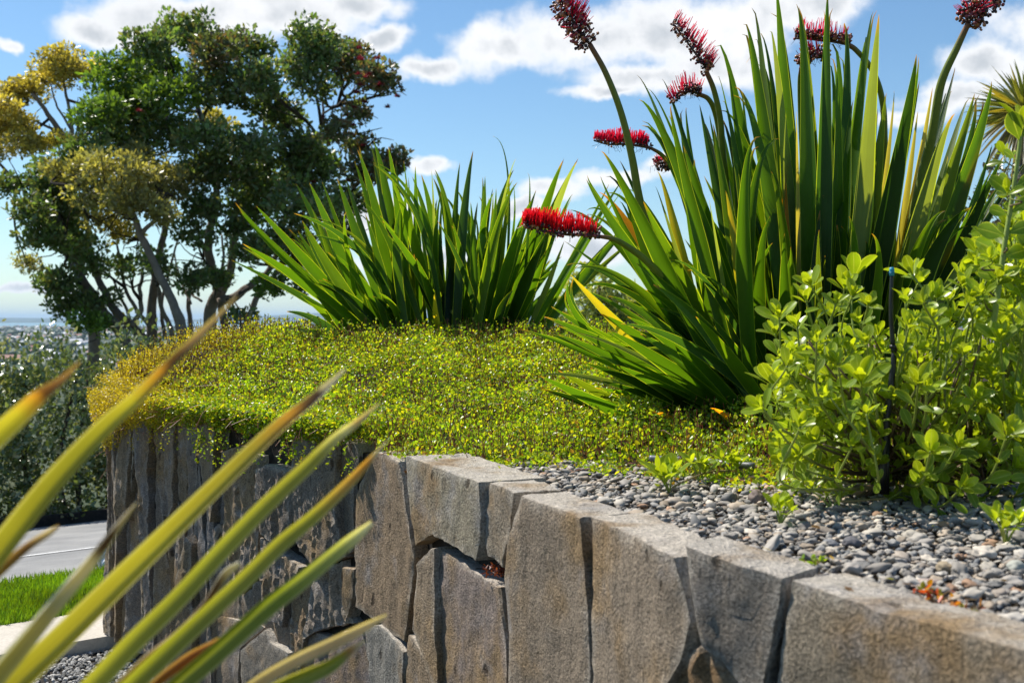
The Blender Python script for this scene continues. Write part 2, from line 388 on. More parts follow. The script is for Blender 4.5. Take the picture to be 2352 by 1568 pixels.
a.add(top+bot, [np.array([[0, 1, 2, 3], [4, 5, 1, 0], [5, 6, 2, 1], [7, 4, 0, 3]])]); tag(a.build('concrete_path', MT['concrete'], smooth=False), kind='structure')
sheet('gravel_bed', [(-9, -6, -.062), (2.5, -6, -.062), (2.5, vp(4.42, -1.), -.062), (-1., vp(4.42, -1.), -.062), (-9, vp(4.42, -9), -.062)], MT['mortar'])
strip('lawn', 4.992, 6.14, (-9, -6, -4, -3, -2, -1.5, -.5), MT['lawn'], -.012)
strip('road', 6.145, 13.4, np.linspace(-16, 4, 9), MT['asphalt'], -.008)
strip('verge', 13.9, 16.5, np.linspace(-20, 6, 9), MT['land'], .03)
def road_hit(px, py):
    for d in np.linspace(5, 18, 2601):
        x = (px-512)/F*d
        if E-(py-HZ)/F*d <= gz(d, x): return np.array([x, d])
w0, w1 = road_hit(10, 556.5), road_hit(95, 546); a = Acc(); Vl = []
for t in np.linspace(-4, 4, 9):
    for q in (-.05, .05):
        r = w0+(w1-w0)*t+np.array([0, q]); Vl.append((r[0], r[1], float(gz(r[1], r[0]))-.003))
i = np.arange(8)*2; a.add(Vl, np.stack([i, i+2, i+3, i+1], -1)); tag(a.build('road_marking', MT['line'], smooth=False), kind='structure')
a = Acc(); kk = []
for x in np.linspace(-18, 6, 25):
    for dv, dz in ((0, -.01), (.02, .10), (.16, .10), (.55, .06)): y = vp(13.4+dv, x); kk.append((x, y, float(gz(y, x))+dz))
i = np.arange(24)[:, None]*4+np.arange(3)[None]; a.add(kk, np.stack([i, i+4, i+5, i+1], -1).reshape(-1, 4)); tag(a.build('far_kerb', MT['mortar'], smooth=False), kind='structure')

# lawn grass
n = 30000; x = rng.uniform(-3.4, -1.6, n); fr = rng.uniform(0, 1, n)
y = vp(4.995+fr*1.14, x)
P = np.stack([x, y, np.full(n, -.02)], 1); D = np.stack([rng.normal(0, .35, n), rng.normal(0, .35, n), np.ones(n)], 1)
C = np.array([.13, .26, .018])*rng.uniform(.6, 1.35, (n, 1))*np.array([1+.5*noise.noise(Vector((p*2.3, q*2.3, 0))) for p, q in zip(x, y)])[:, None]+np.array([.06, .03, 0])*rng.uniform(0, 1, (n, 1))
a = Acc(); leaves(a, P, D, rand_unit(n), rng.uniform(.03, .065, n), rng.uniform(.004, .007, n), C, 'dia'); tag(a.build('grass', MT['grass']), kind='stuff')
# grey chips in the low gravel bed
n = 9000; x = rng.uniform(-2.7, -1.0, n); y = rng.uniform(3.5, 5.0, n); yf = vp(4.40, x)
kp = (y < yf-.01); x, y = x[kp], y[kp]; n = len(x)
C = np.array([.34, .33, .31])*rng.uniform(.35, 1.5, (n, 1)); a = Acc(); pebbles(a, np.stack([x, y, np.full(n, -.055)], 1), rng.uniform(.006, .013, n), C, sub=1, flat=.7, tilt=.6, rough=.5)
tag(a.build('gravel', MT['chip'], smooth=False), kind='stuff')

# far town, hills
a = Acc(); n = 3200
dd = rng.uniform(900, 6200, n)**1.0; uu = rng.uniform(-.62, .62, n)
for d, u in zip(dd, uu):
    x, y = u*d, d; z = float(gz(d))+4*noise.noise(Vector((x*.004, y*.004, 0)))-1; w, l, h = random.uniform(5, 11), random.uniform(5, 12), random.uniform(3, 7)
    if random.random() < .03: w *= 2.5; h *= 1.8
    an = random.uniform(0, 3.14); ca, sa = math.cos(an), math.sin(an)
    q = [(-w, -l), (w, -l), (w, l), (-w, l)]; q = [(x+ca*p-sa*r, y+sa*p+ca*r) for p, r in q]
    r0 = (x-sa*-l, y+ca*-l); r1 = (x-sa*l, y+ca*l)
    V = [(p[0], p[1], z) for p in q]+[(p[0], p[1], z+h) for p in q]+[(r0[0], r0[1], z+h*1.5), (r1[0], r1[1], z+h*1.5)]
    wc = random.choice([(.75, .73, .7), (.6, .55, .5), (.8, .8, .8), (.45, .42, .4), (.62, .5, .42)])
    rc = random.choice([(.30, .12, .08), (.25, .25, .27), (.5, .5, .52), (.35, .2, .15), (.8, .8, .82)])
    a.add(V, [np.array([[0, 1, 5, 4], [1, 2, 6, 5], [2, 3, 7, 6], [3, 0, 4, 7]]), np.array([[4, 5, 8], [6, 7, 9]])], wc)
    a.add([V[4], V[5], V[6], V[7], V[8], V[9]], [np.array([[0, 4, 5, 3], [1, 2, 5, 4]])], rc)
tag(a.build('town', MT['plain'], smooth=False), kind='stuff')
a = Acc(); n = 5200; dd = rng.uniform(700, 6300, n); uu = rng.uniform(-.65, .65, n)
x = uu*dd; z = gz(dd)-1+4*np.array([noise.noise(Vector((p*.004, q*.004, 0))) for p, q in zip(x, dd)])
pebbles(a, np.stack([x, dd, z+3], 1), rng.uniform(6, 13, n), np.array([.035, .065, .03])*rng.uniform(.6, 1.4, (n, 1)), sub=1, flat=.75, rough=.5)
tag(a.build('far_woods', MT['plain']), kind='stuff')
def hill(name, prof, d, c):
    a = Acc(); xs_ = [p[0] for p in prof]; Vh = []
    px = np.linspace(min(xs_), max(xs_), 90); hh = np.interp(px, xs_, [p[1] for p in prof])+np.array([noise.noise(Vector((q*.06, d*.01, 0)))*.7 for q in px])
    for q, h in zip(px, np.maximum(hh, 0)):
        zb = E-41; x = (q-512)/F*d; hz = h/F*d
        Vh += [(x, d-hz*6-100, zb), (x, d-hz*1.5, zb+hz*.75), (x, d, zb+hz), (x, d+hz*4+200, zb)]
    i = np.arange(89)[:, None]*4+np.arange(3)[None]; a.add(Vh, np.stack([i, i+4, i+5, i+1], -1).reshape(-1, 4), c)
    tag(a.build(name, MT['farland']), kind='structure')
hill('far_hills', [(-700, 3), (-300, 7), (-60, 4.5), (40, 3.6), (150, 2), (235, 2.2), (262, 5.5), (290, 7.5), (330, 9.5), (380, 7), (430, 9), (520, 8), (620, 6), (800, 10), (1000, 6), (1500, 9)], 21000, (.1, .1, .1))
hill('near_hills', [(-500, 0), (-200, 2), (270, 0), (300, 3), (335, 5), (400, 2), (560, 4), (700, 0), (1400, 3)], 14500, (.1, .1, .1))

# ------------------------------------------------------------------ retaining wall: every stone a mesh of its own
wall = thing('retaining_wall', (0, 0, 0), 'curved dry-stone retaining wall of upright split grey and brown slabs', 'stone wall')
a = Acc(); Vw = []
for s in np.linspace(0, SL[-1], 140):
    p, t = W(s), WTn(s); nn = np.array([-t[1], t[0]])
    for off, z in ((-.034, -.1), (-.038, WT-.035), (-.20, WT-.03), (-.2, -.1)): Vw.append((*(p+nn*off), z))
i = np.arange(139)[:, None]*4+np.arange(3)[None]; a.add(Vw, np.stack([i, i+4, i+5, i+1], -1).reshape(-1, 4)); a.build('wall_core', MT['mortar'], wall, smooth=False)

def stone(poly, prot=.0, thick=.14, c=(.24, .22, .2), g=.02, pix=True, rough=1., tilt=0., lean=0.):
    if pix:                                              # a slab that stands proud is met a little to one side
        pts = []
        for (px, py) in poly:
            q = wall_hit(px, py); b, t = W(q[0]), WTn(q[0]); dpx = F*prot*(-t[1]/b[1]-b[0]*t[0]/b[1]**2); pts.append(wall_hit(px-dpx, py))
        pts = np.array(pts)
    else: pts = np.array(poly, float)
    sc, zc = pts.mean(0); p0, t = W(sc), WTn(sc); nn = np.array([-t[1], t[0]])
    seed = random.random()*100
    B = []
    for i in range(len(pts)):                            # ragged outline
        A, Bn = pts[i], pts[(i+1) % len(pts)]; m = max(1, int(np.linalg.norm(Bn-A)/g))
        for q in range(m):
            r = A+(Bn-A)*q/m; w = (.0018 if rough < 1.2 else .0035) if q else .001
            B.append(r+np.array([noise.noise(Vector((r[0]*38, r[1]*38, seed)))*w*1.6, noise.noise(Vector((r[0]*38, r[1]*38, seed+40)))*w*1.6]))
    B = np.array(B); nb = len(B)
    lo, hi = B.min(0), B.max(0)
    G = [(x+(g*.5 if j % 2 else 0), y) for j, y in enumerate(np.arange(lo[1], hi[1], g*.87)) for x in np.arange(lo[0], hi[0], g)]
    G = np.array(G).reshape(-1, 2)
    if len(G):
        G = G[inpoly(G[:, 0], G[:, 1], B)]
        if len(G): G = G[np.sqrt(((G[:, None]-B[None])**2).sum(-1)).min(1) > g*.55]
    allp = np.concatenate([B, G]) if len(G) else B
    r = delaunay_2d_cdt([Vector(q) for q in allp], [], [list(range(nb))], 1, 1e-5)
    vo = np.array([v[:] for v in r[0]]); fo = [list(f) for f in r[2]]
    orig = r[3]; isb = {}
    for vi, o in enumerate(orig):
        for q in o:
            if q < nb: isb[q] = vi
    db = np.sqrt(((vo[:, None]-B[None])**2).sum(-1)).min(1)
    def pos(q, off):                                     # slabs follow the wall's slow curve
        b = W(q[0]) if pix else p0+t*(q[0]-sc); return np.array([b[0]+nn[0]*off, b[1]+nn[1]*off, q[1]])
    front = []
    for vi, q in enumerate(vo):
        h = .005*(rough > 1.2)*noise.noise(Vector((q[0]*55, q[1]*5, seed+21)))+(.004 if rough < 1.2 else .010)*noise.noise(Vector((q[0]*5, q[1]*3, seed)))+.006*noise.noise(Vector((q[0]*(22 if rough < 1.2 else 34), q[1]*(12 if rough < 1.2 else 7), seed+7)))+.004*noise.noise(Vector((q[0]*60, q[1]*45, seed+3)))
        bev = -.002*(db[vi] < .002)
        front.append(pos(q, prot+h*rough+bev+tilt*(q[0]-sc)+lean*(q[1]-zc)))
    ring0 = [isb.get(k, 0) for k in range(nb)]
    V = list(front); F3 = [np.array([f for f in fo if len(f) == 3])]
    offs = [.006, .022, .045, thick*.8, thick]; prev = ring0; rings = []
    for w in offs:
        cur = []
        for k in range(nb):
            q = vo[ring0[k]]; ce = (q-np.array([sc, zc])); L = np.linalg.norm(ce)+1e-6
            bul = .0035*rough*noise.noise(Vector((q[0]*25, q[1]*25, w*40+seed)))
            base = front[ring0[k]]
            pp = pos(q+ce/L*(bul+.002), 0); d0 = (base[:2]-pos(q, 0)[:2])@nn
            pp[:2] += nn*(d0-w); cur.append(len(V)); V.append(pp)
        k = np.arange(nb); pr, cu = np.array(prev), np.array(cur)
        F3.append(np.stack([pr[k], cu[k], cu[(k+1) % nb], pr[(k+1) % nb]], -1)); prev = cur
    F3.append(np.array([prev]))
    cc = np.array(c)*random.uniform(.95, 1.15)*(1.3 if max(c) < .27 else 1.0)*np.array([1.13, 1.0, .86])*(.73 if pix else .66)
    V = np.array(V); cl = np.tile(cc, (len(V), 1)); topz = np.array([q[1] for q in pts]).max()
    pale = np.clip((V[:, 2]-(topz-.22))/.1, 0, 1) if pix else np.zeros(len(V)); pale[:len(front)] = 0; pale[np.array(ring0)] = .5      # lichened upper edges, also paled in colour for the sun they catch
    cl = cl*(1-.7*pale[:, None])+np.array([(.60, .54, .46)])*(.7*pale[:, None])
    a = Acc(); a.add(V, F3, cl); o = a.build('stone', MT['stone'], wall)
    try:
        me = o.data; me.polygons.foreach_set('use_smooth', [True]*len(me.polygons)); me.set_sharp_from_angle(angle=math.radians(30 if rough < 1.2 else 20))
    except Exception: pass
    return o
def c6(*p): return [(344+.18036*x, 400+.18036*y) for x, y in p]
def c7(*p): return [(640+.16327*x, 440+.16327*y) for x, y in p]
def c2(*p): return [(.2441*x, 300+.2441*y) for x, y in p]
GR, BR, OC, LV = (.28, .27, .255), (.30, .26, .215), (.27, .20, .12), (.30, .27, .265)
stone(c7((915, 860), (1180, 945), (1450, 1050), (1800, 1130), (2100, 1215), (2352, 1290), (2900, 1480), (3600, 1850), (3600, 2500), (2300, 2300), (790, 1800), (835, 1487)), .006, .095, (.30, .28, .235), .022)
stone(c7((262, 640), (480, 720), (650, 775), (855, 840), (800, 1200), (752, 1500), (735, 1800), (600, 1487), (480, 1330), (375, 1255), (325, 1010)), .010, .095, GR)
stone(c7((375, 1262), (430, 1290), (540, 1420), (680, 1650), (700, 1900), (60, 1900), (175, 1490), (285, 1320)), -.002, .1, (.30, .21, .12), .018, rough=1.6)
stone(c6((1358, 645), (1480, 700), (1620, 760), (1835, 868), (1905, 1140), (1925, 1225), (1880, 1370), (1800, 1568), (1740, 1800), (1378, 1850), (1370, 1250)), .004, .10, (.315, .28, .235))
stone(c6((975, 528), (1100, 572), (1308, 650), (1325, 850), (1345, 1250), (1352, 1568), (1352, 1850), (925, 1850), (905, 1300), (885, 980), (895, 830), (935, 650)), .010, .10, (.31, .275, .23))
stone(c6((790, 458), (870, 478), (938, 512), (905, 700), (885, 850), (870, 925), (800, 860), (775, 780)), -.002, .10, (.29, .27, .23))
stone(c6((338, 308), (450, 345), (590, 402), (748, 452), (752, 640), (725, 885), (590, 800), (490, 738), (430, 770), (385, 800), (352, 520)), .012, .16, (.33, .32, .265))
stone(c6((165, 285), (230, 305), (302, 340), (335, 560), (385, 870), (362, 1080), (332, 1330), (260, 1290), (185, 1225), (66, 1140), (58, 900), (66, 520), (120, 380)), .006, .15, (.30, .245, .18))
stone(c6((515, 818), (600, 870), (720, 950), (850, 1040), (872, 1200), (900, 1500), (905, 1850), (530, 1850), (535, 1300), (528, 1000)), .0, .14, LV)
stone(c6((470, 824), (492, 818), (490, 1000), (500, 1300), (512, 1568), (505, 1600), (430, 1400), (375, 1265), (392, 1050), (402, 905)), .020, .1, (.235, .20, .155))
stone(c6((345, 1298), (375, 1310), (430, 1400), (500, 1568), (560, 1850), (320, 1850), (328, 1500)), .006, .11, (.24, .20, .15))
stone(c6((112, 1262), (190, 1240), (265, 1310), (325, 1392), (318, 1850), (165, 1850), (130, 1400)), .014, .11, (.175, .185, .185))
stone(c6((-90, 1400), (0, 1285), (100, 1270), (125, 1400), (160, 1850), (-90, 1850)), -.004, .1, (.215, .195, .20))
# the darker, craggier stones further along
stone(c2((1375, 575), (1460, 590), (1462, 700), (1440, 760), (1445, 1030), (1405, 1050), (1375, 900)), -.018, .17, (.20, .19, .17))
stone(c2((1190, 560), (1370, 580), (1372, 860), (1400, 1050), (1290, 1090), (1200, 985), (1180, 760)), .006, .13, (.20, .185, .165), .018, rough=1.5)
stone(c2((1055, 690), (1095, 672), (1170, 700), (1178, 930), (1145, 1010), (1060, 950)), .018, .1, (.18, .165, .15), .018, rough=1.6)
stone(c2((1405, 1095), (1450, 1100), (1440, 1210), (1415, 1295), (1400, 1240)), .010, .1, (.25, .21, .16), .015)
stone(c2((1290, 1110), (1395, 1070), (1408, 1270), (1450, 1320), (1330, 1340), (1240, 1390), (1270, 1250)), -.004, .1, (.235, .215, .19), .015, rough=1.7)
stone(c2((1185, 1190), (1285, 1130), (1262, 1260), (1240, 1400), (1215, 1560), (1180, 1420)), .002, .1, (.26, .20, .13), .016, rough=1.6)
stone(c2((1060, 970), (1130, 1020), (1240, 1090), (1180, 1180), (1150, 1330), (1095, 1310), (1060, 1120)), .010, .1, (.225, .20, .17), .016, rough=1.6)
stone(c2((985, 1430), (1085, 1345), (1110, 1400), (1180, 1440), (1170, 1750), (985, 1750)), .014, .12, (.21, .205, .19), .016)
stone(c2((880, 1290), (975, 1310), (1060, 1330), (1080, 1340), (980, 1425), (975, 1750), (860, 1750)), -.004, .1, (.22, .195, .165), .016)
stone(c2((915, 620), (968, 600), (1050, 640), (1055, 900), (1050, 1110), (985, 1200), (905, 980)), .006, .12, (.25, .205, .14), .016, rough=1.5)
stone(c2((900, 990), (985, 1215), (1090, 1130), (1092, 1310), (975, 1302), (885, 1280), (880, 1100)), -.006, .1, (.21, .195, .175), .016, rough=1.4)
# upright slivers beyond, up to and round the far end
s_a = wall_hit(.2441*902, 500)[0]; s_b = SL[kmono]; s = s_a; cnt = 0
cols_ = [(.175, .162, .15), (.20, .185, .17), (.225, .20, .17), (.17, .16, .15), (.24, .205, .15), (.19, .18, .175)]
while s < SL[-1]-.5:
    far = s > s_b+.35
    w = random.uniform(.13, .2) if far else random.uniform(.035, .095)
    l0_ = l1_ if cnt else 0.; l1_ = random.gauss(0, .040)
    cut = [0.]
    while cut[-1] < WT-.35 and not far: cut.append(cut[-1]+random.uniform(.36, .85))
    if cut[-1] > WT-.2: cut.pop()
    cut.append(WT+random.uniform(-.03, .01)); sl0 = 0.
    for q in range(len(cut)-1):
        sl1 = random.uniform(-.05, .05) if q < len(cut)-2 else random.uniform(-.012, .012)
        za, zb = cut[q], cut[q+1]; fa, fb_ = (za/WT-.5)*2, (zb/WT-.5)*2
        poly = [(s+.004+l0_*fa, za+sl0+.006), (s+w-.004+l1_*fa, za-sl0+.006), (s+w-.004+l1_*fb_, zb-sl1-.006), (s+w*.45, zb+random.uniform(-.012, .03)*(q < len(cut)-2)), (s+.004+l0_*fb_, zb+sl1-.006)]
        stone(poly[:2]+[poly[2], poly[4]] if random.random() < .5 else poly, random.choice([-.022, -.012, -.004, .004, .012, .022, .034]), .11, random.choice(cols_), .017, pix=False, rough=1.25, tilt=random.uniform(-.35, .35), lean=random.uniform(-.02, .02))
        sl0 = sl1; cnt += 1
    s += w
# foot of the wall, under and beside the frame
s = .0
while s < s_a:
    zt = .58 if W(s)[1] < 1.9 else .42
    w = random.uniform(.22, .36); p_ = W(s+w)
    if W(s)[1] < .85: zt = WT
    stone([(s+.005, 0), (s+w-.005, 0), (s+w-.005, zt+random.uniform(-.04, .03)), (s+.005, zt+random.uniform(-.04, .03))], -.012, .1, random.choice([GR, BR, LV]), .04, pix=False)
    s += w

# ------------------------------------------------------------------ bed: soil, pebbles, creeping cover
bp = [Vector(p) for p in bedpoly]
g = np.array([(x, y) for x in np.arange(-1.7, 3.2, .12) for y in np.arange(-.2, 7.2, .12)])
inn = inpoly(g[:, 0], g[:, 1]) & (dist_wall(g[:, 0], g[:, 1]) > .1); g = g[inn]
inset = []
for s in SL[::6]:
    p, t = W(s), WTn(s); inset.append(p-np.array([-t[1], t[0]])*.09)
outer = inset+[np.array(p) for p in [(-.7, 7.1), (3.1, 7.1), (3.1, -.2)]]
allp = np.concatenate([np.array(outer), g]); r = delaunay_2d_cdt([Vector(p) for p in allp], [], [list(range(len(outer)))], 1, 1e-5)
vo = np.array([v[:] for v in r[0]]); zz = bed_z(vo[:, 0], vo[:, 1])
a = Acc(); a.add(np.column_stack([vo, zz-.012]), [np.array([list(f) for f in r[2] if len(f) == 3])], (.045, .035, .025)); tag(a.build('soil', MT['soil']), kind='structure')

def cover_front(x):                                     # where the creeping cover ends and the pebbles begin
    return np.interp(x, [-2, -.42, -.27, -.05, .25, .34, .42, .62, .8, 1.3, 3], [0, 3.1, 2.92, 2.78, 2.80, 2.62, 2.52, 2.50, 2.5, 2.5, 2.5])
n = 38000; x = rng.uniform(-.5, 1.75, n); y = rng.uniform(.55, 3.0, n)
# blue-noise thinning so pebbles lie beside rather than inside one another
k = inpoly(x, y) & (y < cover_front(x)+.10) & (np.abs(x)/np.maximum(y, .1) < .62)
dw = dist_wall(x, y); k &= (dw > np.where(y < 2.1, .065, .08)+.02*np.sin(x*23+y*17)) | ((rng.uniform(0, 1, n) < .035) & (dw > .03))
x, y = x[k], y[k]; n = len(x)
sz = np.exp(rng.normal(math.log(.0056), .42, n)); sz = np.clip(sz, .0038, .0175)
order = np.argsort(-sz); gx = {}; keep = []
for q in order:
    cx_, cy_ = int(x[q]/.03), int(y[q]/.03); good = True
    for ax in (-1, 0, 1):
        for ay in (-1, 0, 1):
            for o in gx.get((cx_+ax, cy_+ay), ()):
                if (x[q]-x[o])**2+(y[q]-y[o])**2 < (.80*(sz[q]+sz[o]))**2: good = False; break
    if good: keep.append(q); gx.setdefault((cx_, cy_), []).append(q)
keep = np.array(keep); x, y, sz = x[keep], y[keep], sz[keep]; n = len(x)
base = np.array([(.205, .20, .195), (.265, .26, .25), (.16, .165, .17), (.32, .31, .285), (.27, .235, .195), (.21, .19, .17), (.36, .34, .31), (.30, .20, .14)])
C = base[rng.choice(8, n, p=[.22, .23, .13, .14, .11, .08, .07, .02])]*rng.uniform(.85, 1.6, (n, 1))*np.array([1.08, 1, .90])
a = Acc(); z = bed_z(x, y)+sz*.25+rng.uniform(-.002, .004, n)
near = y < 2.0
pebbles(a, np.column_stack([x, y, z])[near], sz[near], C[near], sub=3, flat=.48, rough=.5)
pebbles(a, np.column_stack([x, y, z])[~near], sz[~near], C[~near], sub=2, flat=.5, rough=.5)
m = 16000; x2 = rng.uniform(-.5, 1.75, m); y2 = rng.uniform(.55, 3.0, m); k = inpoly(x2, y2) & (y2 < cover_front(x2)+.06) & (dist_wall(x2, y2) > .085) & (np.abs(x2)/y2 < .62); x2, y2 = x2[k], y2[k]; m = len(x2)
pebbles(a, np.column_stack([x2, y2, bed_z(x2, y2)-.001]), rng.uniform(.004, .0085, m), base[rng.choice(7, m)]*rng.uniform(.6, 1.0, (m, 1)), sub=1, flat=.6, tilt=.4)
tag(a.build('pebbles', MT['pebble']), kind='stuff'); NPEB = n

# a few stones big enough to point at
def bigstone(name, px, py, w, label, c, flat=.55, group=None):
    d = F*(E-(WT-.0))/(py-HZ); p = at(px, py, d); p[2] = bed_z(p[0], p[1]); a = Acc()
    pebbles(a, np.array([[0, 0, w*d/F*.5*flat*.55]]), np.array([w*d/F*.5]), np.array([c]), sub=4, flat=flat, tilt=.15); a.V[0] += p
    return tag(a.build(name, MT['pebble'], origin=p), label, 'pebble')
bigstone('large_pebble', 640+.1633*2110, 440+.1633*1060, 30, 'large dark grey pebble at the right edge against the wall top', (.13, .135, .145))
bigstone('large_pebble', 640+.1633*2200, 440+.1633*1150, 26, 'rough brown grey lump beside the large dark pebble at right', (.17, .16, .155), .8)
bigstone('large_pebble', 640+.1633*1300, 440+.1633*585, 21, 'dark rounded pebble standing proud in the middle of the gravel', (.12, .115, .12), .8)
bigstone('large_pebble', 640+.1633*1170, 440+.1633*590, 19, 'grey humped pebble left of the dark rounded one', (.19, .19, .195), .7)
bigstone('large_pebble', 640+.1633*710, 440+.1633*330, 17, 'upright reddish brown stone between two seedlings', (.19, .145, .12), 1.1)
bigstone('large_pebble', 344+.18036*1160, 400+.18036*490, 16, 'pale grey egg shaped pebble beside the wall top', (.30, .30, .295), .8)
bigstone('large_pebble', 344+.18036*1490, 400+.18036*375, 12, 'small black block of stone at the edge of the creeping cover', (.06, .06, .065), 1.0)
bigstone('large_pebble', 640+.1633*1860, 440+.1633*470, 13, 'orange brown pebble in the shade under the shrub', (.34, .20, .11), .75)
bigstone('large_pebble', 640+.1633*1870, 440+.1633*730, 17, 'tan square pebble among the grey ones', (.33, .26, .17), .75)
bigstone('large_pebble', 640+.1633*2310, 440+.1633*730, 24, 'broad pale greenish pebble at the right edge of the gravel', (.34, .34, .29), .6)
bigstone('flat_stone', 640+.1633*1740, 440+.1633*800, 35, 'flat pinkish tan flake of stone beside the red leaved weed', (.34, .26, .22), .18)

# creeping cover over the mound: thousands of little leaves on wiry red stems
def gc_density(x, y): return np.clip(1.15-.12*(y-2.6), .55, 1.2)
n = 225000; x = rng.uniform(-1.9, 1.6, n); y = rng.uniform(2.3, 6.2, n)
k = inpoly(x, y) & (rng.uniform(0, 1, n) < gc_density(x, y)) & (y < 5.7-.0*x) & (np.abs(x)/y < .52)
front = cover_front(x)+.07*np.sin(x*19)+.04*np.sin(x*47+1); k &= y > front-rng.exponential(.035, n)
x, y = x[k], y[k]; n = len(x)
lump = np.array([noise.noise(Vector((p*4.5, q*4.5, 0)))+.6*noise.noise(Vector((p*14, q*14, 3))) for p, q in zip(x, y)])
edge = sstep((y-cover_front(x))/.35)
z0_ = .035*np.array([noise.noise(Vector((p*2.6, q*2.6, 7))) for p, q in zip(x, y)])*edge
h = (.015+.050*edge)*np.clip(1+1.4*lump, .1, 1.8)*rng.uniform(.0, 1, n)**.6
z = bed_z(x, y)+h+z0_
k = (lump > -.42) | (rng.uniform(0, 1, n) < .3); x, y, z, h = x[k], y[k], z[k], h[k]; n = len(x)
# what hangs over the wall face
m = 60000; smin, smax = SL[kmono]-2.15, SL[kmono]+.5
s = rng.uniform(smin, smax, m); drop = np.interp(s, [smin, smin+.12, SL[kmono]-1.6, SL[kmono]-1.0, SL[kmono]-.45, SL[kmono]-.2, SL[kmono]+.5], [.0, .06, .08, .08, .16, .30, .30])
drop = drop*(.75+.5*np.array([noise.noise(Vector((q*9, 0, 2))) for q in s]))
f = rng.uniform(-.5, 1, m); thick = np.interp(s, [smin, SL[kmono]-.8, SL[kmono]-.1, SL[kmono]+.5], [.04, .055, .105, .11])
out_ = thick*np.sqrt(np.clip(1-(np.clip(f, 0, 1))**2, 0, 1))*rng.uniform(.2, 1, m)-rng.uniform(.02, .24, m)*(f < 0)
px_ = np.interp(s, SL, plan[:, 0]); py_ = np.interp(s, SL, plan[:, 1]); tx = np.interp(s, SL, TAN[:, 0]); ty = np.interp(s, SL, TAN[:, 1])
xo = px_-ty*(out_+.005); yo = py_+tx*(out_+.005); zo = WT+.05-np.clip(f, -.2, 1)*drop*1.1+rng.normal(0, .008, m)
# strands that trail down the stones
hang = []
for i in range(95):
    sq = random.uniform(smin, smax); bq, tq = W(sq), WTn(sq); nq = np.array([-tq[1], tq[0]]); ln = np.interp(sq, [smin, SL[kmono]-.8, smax], [.06, .09, .16])*random.uniform(.4, 1.5)
    z0 = WT-random.uniform(-.02, .08); off = random.uniform(.015, .05); dr = random.gauss(0, .35)
    for j in range(int(ln/.0055)):
        f = j*.0055; p = bq+nq*(off+.012*math.sin(f*30))+tq*(dr*f); hang.append((p[0]+random.gauss(0, .004), p[1]+random.gauss(0, .004), z0-f))
hang = np.array(hang); xo = np.concatenate([xo, hang[:, 0]]); yo = np.concatenate([yo, hang[:, 1]]); zo = np.concatenate([zo, hang[:, 2]]); m = len(xo)
# upright shoots
q = 8500; xs2 = rng.uniform(-1.7, 1.0, q); ys2 = rng.uniform(2.55, 5.6, q); k = inpoly(xs2, ys2) & (ys2 > cover_front(xs2)+.05) & (np.abs(xs2)/ys2 < .5); xs2, ys2 = xs2[k], ys2[k]; q = len(xs2)
hs = rng.uniform(.04, .115, q)*np.where(ys2 > 4.2, 1.25, 1.0); zs = bed_z(xs2, ys2)
st = Acc(); dS = unit(np.stack([rng.normal(0, .22, q), rng.normal(0, .22, q), np.ones(q)], 1))
for i in range(q):
    p0 = np.array([xs2[i], ys2[i], zs[i]]); p1 = p0+dS[i]*hs[i]*.5+rng.normal(0, .004, 3); p2 = p0+dS[i]*hs[i]
    tube(st, [p0, p1, p2], .0011, (.20, .06, .025), 3, False)
for i in range(2600):                                   # loose runners among the leaves
    j = rng.integers(0, n); p0 = np.array([x[j], y[j], z[j]+.006]); dr = rng.normal(0, .035, 3)*np.array([1, 1, .35])
    tube(st, [p0, p0+dr*.5+rng.normal(0, .004, 3), p0+dr], .001, (.22, .07, .03), 3, False)
for i in range(700):
    j = rng.integers(0, m); p0 = np.array([xo[j], yo[j], zo[j]]); dr = rng.normal(0, .03, 3)
    tube(st, [p0, p0+dr*.5+rng.normal(0, .004, 3), p0+dr+(0, 0, -.015)], .001, (.18, .06, .03), 3, False)
nl = rng.integers(4, 8, q); idx = np.repeat(np.arange(q), nl); fr = rng.uniform(.25, 1.02, len(idx))
P3 = np.column_stack([xs2, ys2, zs])[idx]+dS[idx]*(hs[idx]*fr)[:, None]
D3 = unit(dS[idx]*.8+rand_unit(len(idx))*np.array([1, 1, .3])*.9)
P = np.concatenate([np.column_stack([x, y, z]), np.column_stack([xo, yo, zo]), P3])
nt = len(P); D = unit(np.concatenate([rand_unit(n)*np.array([1, 1, .5])+np.array([0, 0, .55]), rand_unit(m)*np.array([1, 1, .6])+np.array([0, 0, .1]), D3]))
Nn = unit(rand_unit(nt)+np.array([0, 0, .55]))
pal = np.array([(.40, .47, .025), (.26, .39, .022), (.15, .27, .02), (.52, .49, .03), (.25, .15, .035)])
C = pal[rng.choice(5, nt, p=[.34, .30, .20, .10, .06])]*rng.uniform(.75, 1.2, (nt, 1))
wear = np.array([noise.noise(Vector((p[0]*3.1, p[1]*3.1, 9)))+.7*noise.noise(Vector((p[0]*9, p[1]*9, 4))) for p in P])[:, None]; wear = sstep((wear-.15)/.7)
C = C*(1-.22*wear)+.22*wear*np.array([(.20, .17, .03)])
gold = sstep((-P[:, 0]-.96+.25*(P[:, 1]-4.6)+rng.normal(0, .13, nt))/.5)[:, None]
C = C*(1-gold)+gold*np.array([(.46, .37, .03)])*rng.uniform(.55, 1.25, (nt, 1))
L = rng.uniform(.0075, .0145, nt)*(1-.30*gold[:, 0]); 
a = Acc(); leaves(a, P, D, Nn, L, L*rng.uniform(.6, .85, nt), C, 'hex')
gc = tag(a.build('creeping_cover', MT['cover'], smooth=False), kind='stuff'); tag(st.build('runner_stems', MT['stem'], gc))

